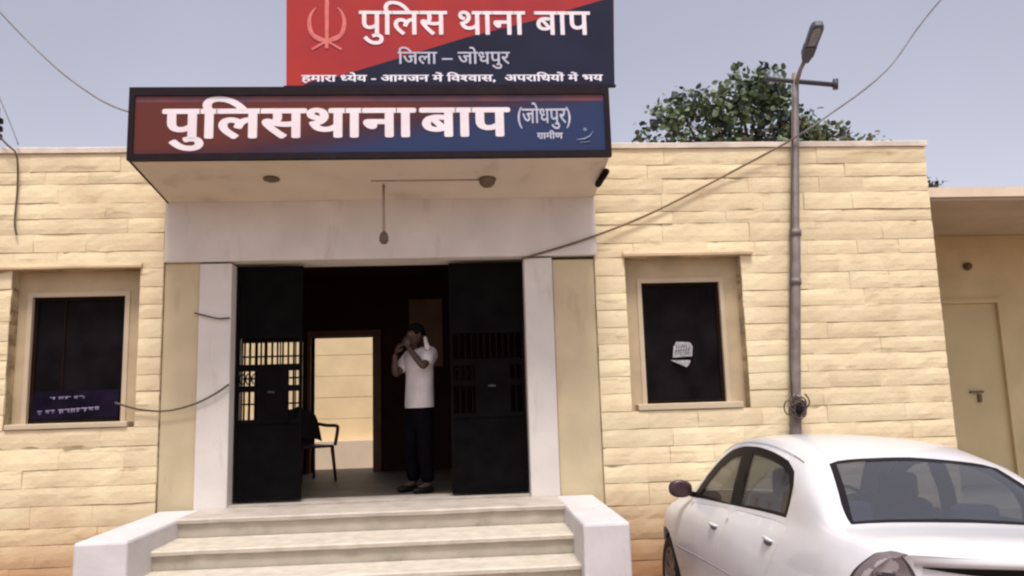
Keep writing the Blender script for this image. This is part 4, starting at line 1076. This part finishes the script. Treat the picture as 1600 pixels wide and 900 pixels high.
# mirrors
for s in (1, -1):
    bm = bmesh.new(); c = Vector((2.985, s*0.895, 1.03))
    ellipsoid(bm, c, (0.062, 0.096, 0.070), 16, 10)
    for v in bm.verts:
        d = v.co-c; v.co.x = c.x+max(d.x, -0.032); v.co.z = c.z+math.copysign(abs(d.z/0.070)**0.75*0.070, d.z)
    m = new('mirror', bm, M['mirror'], car, smooth=True)
    bm = bmesh.new(); tube(bm, [c+Vector((0.02, -s*0.06, -0.03)), Vector((2.99, s*0.775, 0.985))], 0.022, 8); new('mirror_arm', bm, M['trim'], m, smooth=True)
# wheels
def wheel(ac, s):
    bm = bmesh.new(); mt = Matrix.Translation((ac, s*(0.735 if ac < 2 else 0.79), 0.305)) @ Matrix.Rotation(R_(-90*s), 4, 'X')
    lathe(bm, [(0.19, -0.085), (0.27, -0.095), (0.300, -0.07), (0.305, 0.0), (0.300, 0.07), (0.27, 0.095), (0.20, 0.088), (0.195, 0.05)], mt, 36)
    w = bpy.data.objects.new('wheel', None); link(w, car); new('tyre', bm, M['tyre'], w, smooth=True)
    bm = bmesh.new(); lathe(bm, [(0.198, 0.02), (0.198, 0.088), (0.186, 0.086), (0.178, 0.055), (0.05, 0.035), (0.04, 0.072), (0.01, 0.078)], mt, 36)
    for k in range(8):
        a = 2*PI*k/8; d = Vector((math.cos(a), math.sin(a), 0)); q = Vector((-d.y, d.x, 0))
        vs = []
        for (r_, h_, hw) in ((0.04, 0.070, 0.020), (0.185, 0.080, 0.030)):
            for sg_ in (-1, 1): vs.append(bm.verts.new(mt @ (d*r_+q*hw*sg_+Vector((0, 0, h_)))))
        lo = [bm.verts.new(v.co-(mt.to_3x3() @ Vector((0, 0, 0.025)))) for v in vs]
        for f in ((0, 1, 3, 2),): bm.faces.new([vs[i] for i in f])
        for (i, j) in ((0, 1), (1, 3), (3, 2), (2, 0)): bm.faces.new((vs[i], vs[j], lo[j], lo[i]))
    new('rim', bm, M['rim'], w, smooth=False)
    bm = bmesh.new(); lathe(bm, [(0.335, -0.12), (0.335, 0.075), (0.33, 0.075), (0.33, -0.118)], mt, 30); new('wheel_liner', bm, M['liner'], w)
for ac in (0.93, 3.49):
    for s in (1, -1): wheel(ac, s)
# cabin: floor tub, seats with headrests, wheel, parcel shelf
bm = bmesh.new(); box(bm, 0.72, 3.4, -0.72, 0.72, 0.22, 0.30); box(bm, 3.1, 3.4, -0.70, 0.70, 0.30, 0.88); new('floor_tub', bm, M['liner'], car)
bxo('parcel_shelf', (0.66, 1.22, -0.62, 0.62, 0.90, 0.935), M['liner'], car)
for s in (1, -1): bxo('door_card', (0.8, 3.1, s*0.735-0.012, s*0.735+0.012, 0.3, 0.93), M['liner'], car)
def seat(a, b0, b1, heads, zt):
    s = bpy.data.objects.new('seat', None); link(s, car)
    bxo('cushion', (a, a+0.50, b0, b1, 0.32, 0.56), M['seat'], s, bev=0.05)
    bm = bmesh.new(); box(bm, -0.08, 0.08, b0, b1, 0.0, zt-0.50, bev=0.045)
    bmesh.ops.transform(bm, matrix=Matrix.Translation((a, 0, 0.50)) @ Matrix.Rotation(R_(-18), 4, 'Y'), verts=bm.verts); new('backrest', bm, M['seat'], s, smooth=True)
    for h in heads:
        bm = bmesh.new(); box(bm, a-0.30, a-0.20, h-0.13, h+0.13, zt-0.03, zt+0.155, bev=0.04); new('headrest', bm, M['seat'], s, smooth=True)
seat(1.40, -0.62, 0.62, (-0.36, 0.36), 0.97)
seat(2.25, 0.10, 0.62, (0.36,), 1.10)
seat(2.25, -0.62, -0.10, (-0.36,), 1.10)
bm = bmesh.new(); mt = Matrix.Translation((2.78, -0.36, 0.93)) @ Matrix.Rotation(R_(-65), 4, 'Y')
tube(bm, [mt @ Vector((0.18*math.cos(t), 0.18*math.sin(t), 0)) for t in [2*PI*k/20 for k in range(21)]], 0.014, 6); new('steering_wheel', bm, M['trim'], car, smooth=True)

# ================================================================== PLASTIC CHAIR
ch = thing('plastic_chair', 'dark maroon plastic armchair standing before the open back door', 'chair', (-1.93, 2.2, ZF), )
ch.rotation_euler = (0, 0, R_(-48))
# chair faces +x; local x forward, y left
bm = bmesh.new()
box(bm, -0.20, 0.24, -0.22, 0.22, 0.40, 0.43, bev=0.012); new('seat', bm, M['chair'], ch)
for sx, sy in ((1, 1), (1, -1), (-1, 1), (-1, -1)):
    bm = bmesh.new(); tube(bm, [(sx*0.215+0.005, sy*0.205, 0.42), (sx*0.25, sy*0.24, 0.0)], [0.024, 0.018], 8); new('leg', bm, M['chair'], ch, smooth=True)
for sy in (1, -1):
    bm = bmesh.new(); tube(bm, smoothpath([(0.24, sy*0.235, 0.42), (0.255, sy*0.26, 0.60), (0.22, sy*0.265, 0.655), (0.0, sy*0.262, 0.66), (-0.24, sy*0.235, 0.69)], 5), 0.021, 8); new('armrest', bm, M['chair'], ch, smooth=True)
bm = bmesh.new(); g = []
for j in range(7):
    z = 0.43+0.42*j/6; row = []
    for i in range(9):
        u = i/8*2-1; hw = 0.20+0.03*math.sin(PI*j/6)
        zz = z-(0.05*u*u if j == 6 else 0); row.append((-0.20-0.13*j/6+0.03*u*u, u*hw, zz))
    g.append(row)
va = [[bm.verts.new(p) for p in r_] for r_ in g]; vb = [[bm.verts.new((p[0]-0.014, p[1], p[2])) for p in r_] for r_ in g]
for j in range(6):
    for i in range(8):
        if i in (1, 3, 5) and 1 <= j <= 4: continue      # slots of the backrest
        bm.faces.new((va[j][i], va[j][i+1], va[j+1][i+1], va[j+1][i])); bm.faces.new((vb[j][i], vb[j+1][i], vb[j+1][i+1], vb[j][i+1]))
for i in range(8): bm.faces.new((va[6][i], va[6][i+1], vb[6][i+1], vb[6][i]))
for j in range(6):
    bm.faces.new((va[j][0], va[j+1][0], vb[j+1][0], vb[j][0])); bm.faces.new((va[j][8], vb[j][8], vb[j+1][8], va[j+1][8]))
new('backrest', bm, M['chair'], ch)
# a dark cloth thrown over the chair back
bm = bmesh.new(); g = []
for j in range(13):
    t = j/12; row = []
    for i in range(11):
        u = i/10*2-1; s_ = t*1.0
        if t < 0.45: x = -0.395+0.02*t-0.02; z = 0.87-0.36*(0.45-t)/0.45
        else: q = (t-0.45)/0.55; x = -0.37+0.30*q+0.04*math.sin(q*PI); z = 0.89-0.36*q*q-0.02*q
        row.append(bm.verts.new((x+0.03*noise.noise(Vector((u*2.5, t*3, 1))), u*0.24, z+0.035*noise.noise(Vector((u*2, t*2, 4)))-0.05*u*u)))
    g.append(row)
for j in range(12):
    for i in range(10): bm.faces.new((g[j][i], g[j][i+1], g[j+1][i+1], g[j+1][i]))
r_ = bmesh.ops.solidify(bm, geom=bm.faces[:], thickness=0.012)
cl = new('cloth', bm, M['cloth'], None, smooth=True); cl.matrix_world = Matrix.Translation((-1.93, 2.2, ZF)) @ Matrix.Rotation(R_(-48), 4, 'Z')
tag(cl, 'dark cloth draped over the back of the plastic chair', 'cloth')

# ================================================================== MAN IN THE DOORWAY
def skin_mesh(name, joints, edges, m, parent, root=0, sub=2):
    """joints: (position, (rx, ry)); one continuous surface grown round the joint chain"""
    me = bpy.data.meshes.new(name); me.from_pydata([j[0] for j in joints], edges, []); o = bpy.data.objects.new(name, me); COL.objects.link(o)
    o.modifiers.new('s', 'SKIN').use_smooth_shade = True
    for i, j in enumerate(joints):
        sv = me.skin_vertices[0].data[i]; sv.radius = j[1] if isinstance(j[1], tuple) else (j[1], j[1]); sv.use_root = (i == root)
    sb_ = o.modifiers.new('d', 'SUBSURF'); sb_.levels = sub; sb_.render_levels = sub
    bpy.context.view_layer.update(); dg = bpy.context.evaluated_depsgraph_get()
    m2 = bpy.data.meshes.new_from_object(o.evaluated_get(dg)); bpy.data.objects.remove(o); bpy.data.meshes.remove(me)
    m2.name = name; m2.materials.clear(); m2.materials.append(m)
    for p in m2.polygons: p.use_smooth = True
    return link(bpy.data.objects.new(name, m2), parent)
# local frame: man faces -y, +x is image right; then turned about z towards image left
man = thing('person', 'man in white shirt and dark trousers standing in the doorway, hands raised to his face', 'person', (-0.47, 0.62, ZF))
man.rotation_euler = (0, 0, R_(-50))
J = [((0, 0, 0.90), (0.135, 0.10)), ((0, 0.0, 1.10), (0.125, 0.095)), ((0, 0.01, 1.28), (0.155, 0.10)), ((0, 0.02, 1.42), (0.12, 0.075)), ((0, 0.0, 1.50), (0.052, 0.052)), ((0, -0.02, 1.555), (0.058, 0.068)),
     # legs 6-11
     ((-0.10, 0, 0.84), (0.09, 0.09)), ((-0.12, -0.015, 0.47), (0.058, 0.058)), ((-0.14, 0.03, 0.09), (0.038, 0.040)), ((-0.15, -0.12, 0.035), (0.042, 0.028)),
     ((0.10, 0, 0.84), (0.09, 0.09)), ((0.11, -0.03, 0.47), (0.058, 0.058)), ((0.12, 0.02, 0.09), (0.038, 0.040)), ((0.14, -0.13, 0.035), (0.042, 0.028)),
     # left-image arm 14-16, right-image arm 17-19
     ((-0.19, 0.01, 1.40), (0.055, 0.055)), ((-0.185, -0.17, 1.20), (0.042, 0.042)), ((-0.085, -0.24, 1.43), (0.028, 0.026)),
     ((0.19, 0.02, 1.42), (0.055, 0.055)), ((0.265, -0.14, 1.27), (0.042, 0.042)), ((0.085, -0.20, 1.49), (0.028, 0.026))]
E_ = [(0, 1), (1, 2), (2, 3), (3, 4), (4, 5), (0, 6), (6, 7), (7, 8), (8, 9), (0, 10), (10, 11), (11, 12), (12, 13), (3, 14), (14, 15), (15, 16), (3, 17), (17, 18), (18, 19)]
bd = skin_mesh('body', J, E_, M['skin'], man)
# head: shaped skull with brow, nose, lips, chin, ears
hb = bmesh.new(); hc = Vector((0, -0.03, 1.625))
bmesh.ops.create_uvsphere(hb, u_segments=24, v_segments=18, radius=1)
for v in hb.verts:
    x, y, z = v.co; sx, sy, sz = 0.076, 0.096, 0.118
    if z < 0: sx *= 1-0.22*(-z); sy *= 1-0.10*(-z)
    p = Vector((x*sx, y*sy, z*sz))
    f = max(0, -y)
    p.y -= 0.022*f*math.exp(-((x*sx)/0.012)**2-((z*sz+0.012)/0.022)**2)      # nose
    p.y -= 0.007*f*math.exp(-((x*sx)/0.024)**2-((z*sz+0.052)/0.009)**2)      # lips
    p.y += 0.009*f*(math.exp(-((x*sx-0.030)/0.014)**2-((z*sz-0.012)/0.012)**2)+math.exp(-((x*sx+0.030)/0.014)**2-((z*sz-0.012)/0.012)**2))
    p.y -= 0.008*f*math.exp(-((x*sx)/0.025)**2-((z*sz+0.095)/0.015)**2)      # chin
    v.co = p
hrot = Matrix.Rotation(R_(-12), 4, 'Z') @ Matrix.Rotation(R_(8), 4, 'X')
for s in (-1, 1): ellipsoid(hb, (s*0.076, 0.008, -0.008), (0.010, 0.020, 0.032), 8, 6)
bmesh.ops.transform(hb, matrix=Matrix.Translation(hc) @ hrot, verts=hb.verts)
me = bpy.data.meshes.new('h'); hb.to_mesh(me); hb.free()
b2 = bmesh.new(); b2.from_mesh(bd.data); b2.from_mesh(me); b2.to_mesh(bd.data); b2.free()
for p in bd.data.polygons: p.use_smooth = True
bm = bmesh.new()
for s in (-1, 1): ellipsoid(bm, (s*0.030, -0.083, 0.012), (0.012, 0.008, 0.007), 8, 6)
bmesh.ops.transform(bm, matrix=Matrix.Translation(hc) @ hrot, verts=bm.verts); new('eyes', bm, M['sticker'], man, smooth=True)
bm = bmesh.new(); bmesh.ops.create_uvsphere(bm, u_segments=22, v_segments=14, radius=1)
for v in bm.verts:
    x, y, z = v.co; z2 = max(z, -0.15 if y > 0.1 else (0.35 if y < -0.55 else 0.0)); v.co = Vector((x*0.083, y*0.103+0.004, z2*0.128+0.004))
    v.co += 0.004*noise.noise_vector(v.co*40)
bmesh.ops.transform(bm, matrix=Matrix.Translation(hc) @ hrot, verts=bm.verts); new('hair', bm, M['hair'], man, smooth=True)
# hands: palm and five bent fingers each, joined to the forearms
def hand(wr, dirv, pn, side):
    """wr wrist, dirv pointing along the hand, pn palm normal, side +1/-1 for the thumb side"""
    wr = Vector(wr); d = Vector(dirv).normalized(); n = Vector(pn); n = (n-d*n.dot(d)).normalized(); s = d.cross(n)*side
    bm = bmesh.new()
    mt = Matrix((( *s, 0), (*d, 0), (*n, 0), (0, 0, 0, 1))).transposed(); mt.translation = wr+d*0.045
    ellipsoid(bm, (0, 0, 0), (0.040, 0.052, 0.017), 12, 8); bmesh.ops.transform(bm, matrix=mt, verts=bm.verts)
    for k, (o, L, c) in enumerate(((0.030, 0.070, 0.5), (0.010, 0.078, 0.6), (-0.010, 0.073, 0.7), (-0.029, 0.058, 0.85))):
        b0 = wr+d*0.080+s*o; p = [b0]; a = 0.15
        for j, f in enumerate((0.45, 0.32, 0.23)):
            a += c*0.6; p.append(p[-1]+(d*math.cos(a)+n*math.sin(a))*L*f)
        tube(bm, smoothpath(p, 3), [0.0095]*4+[0.0088]*3+[0.0078, 0.007, 0.005], 8)
    t0 = wr+d*0.030+s*0.034; tube(bm, smoothpath([t0, t0+s*0.024+d*0.024+n*0.01, t0+s*0.026+d*0.050+n*0.022, t0+s*0.018+d*0.066+n*0.03], 2), [0.013, 0.012, 0.011, 0.0105, 0.010, 0.009, 0.006], 8)
    return bm
hands = bmesh.new()
for (w_, d_, n_, s_) in (((-0.085, -0.24, 1.43), (0.45, 0.25, 0.9), (0.3, 1, 0.0), -1), ((0.085, -0.20, 1.49), (-0.35, 0.10, 0.95), (-0.5, 0.9, 0.1), 1)):
    hbm = hand(w_, d_, n_, s_); me = bpy.data.meshes.new('h'); hbm.to_mesh(me); hbm.free(); hands.from_mesh(me); bpy.data.meshes.remove(me)
me = bpy.data.meshes.new('h'); hands.to_mesh(me); hands.free()
b2 = bmesh.new(); b2.from_mesh(bd.data); b2.from_mesh(me); b2.to_mesh(bd.data); b2.free()
for p in bd.data.polygons: p.use_smooth = True
# loose white shirt hanging to the hips, short sleeves
SJ = [((0, 0, 0.60), (0.205, 0.135)), ((0, 0, 0.74), (0.205, 0.135)), ((0, 0, 0.95), (0.20, 0.135)), ((0, 0.005, 1.12), (0.195, 0.13)), ((0, 0.01, 1.28), (0.19, 0.125)), ((0, 0.015, 1.40), (0.15, 0.10)), ((0, 0.01, 1.465), (0.085, 0.075)),
      ((-0.18, 0.01, 1.405), (0.082, 0.08)), ((-0.205, -0.11, 1.25), (0.078, 0.075)), ((0.18, 0.02, 1.42), (0.084, 0.08)), ((0.255, -0.11, 1.32), (0.080, 0.075))]
SE = [(0, 1), (1, 2), (2, 3), (3, 4), (4, 5), (5, 6), (5, 7), (7, 8), (5, 9), (9, 10)]
sh = skin_mesh('shirt', SJ, SE, M['shirt'], man, root=3)
for v in sh.data.vertices:
    v.co += 0.010*noise.noise_vector(Vector((v.co.x*8, v.co.y*8, v.co.z*4)))

b2 = bmesh.new(); b2.from_mesh(sh.data); bmesh.ops.bisect_plane(b2, geom=b2.verts[:]+b2.edges[:]+b2.faces[:], plane_co=(0, 0, 0.865), plane_no=(0, 0.03, -1), clear_outer=True); b2.to_mesh(sh.data); b2.free()
# a white folded handkerchief in the raised hand, beside the head
bm = bmesh.new(); ellipsoid(bm, (0.150, -0.10, 1.525), (0.028, 0.030, 0.085), 14, 10, rot=Matrix.Rotation(R_(-22), 3, 'Y'))
for v in bm.verts: v.co += 0.018*noise.noise_vector(v.co*16)
hk = new('handkerchief', bm, M['shirt'], None, smooth=True); hk.matrix_world = Matrix.Translation(man.location+Vector((0.075, -0.02, -0.015))) @ Matrix.Rotation(R_(-50), 4, 'Z')
tag(hk, 'crumpled white handkerchief held up beside the head of the man in the doorway', 'handkerchief')
TJ = [((0, 0, 1.0), (0.15, 0.115)), ((0, 0, 0.82), (0.16, 0.12)), ((-0.105, 0, 0.72), (0.105, 0.105)), ((-0.125, -0.012, 0.45), (0.085, 0.085)), ((-0.14, 0.025, 0.09), (0.072, 0.078)),
      ((0.105, 0, 0.72), (0.105, 0.105)), ((0.115, -0.025, 0.45), (0.085, 0.085)), ((0.12, 0.015, 0.09), (0.072, 0.078))]
skin_mesh('trousers', TJ, [(0, 1), (1, 2), (2, 3), (3, 4), (1, 5), (5, 6), (6, 7)], M['trousers'], man)
for (x, y) in ((-0.148, -0.05), (0.135, -0.06)):
    bm = bmesh.new(); ellipsoid(bm, (x, y, 0.035), (0.048, 0.135, 0.045), 14, 8)
    for v in bm.verts: v.co.z = max(v.co.z, 0.004)
    new('shoe', bm, M['trim'], man, smooth=True)
bpy.context.view_layer.update()
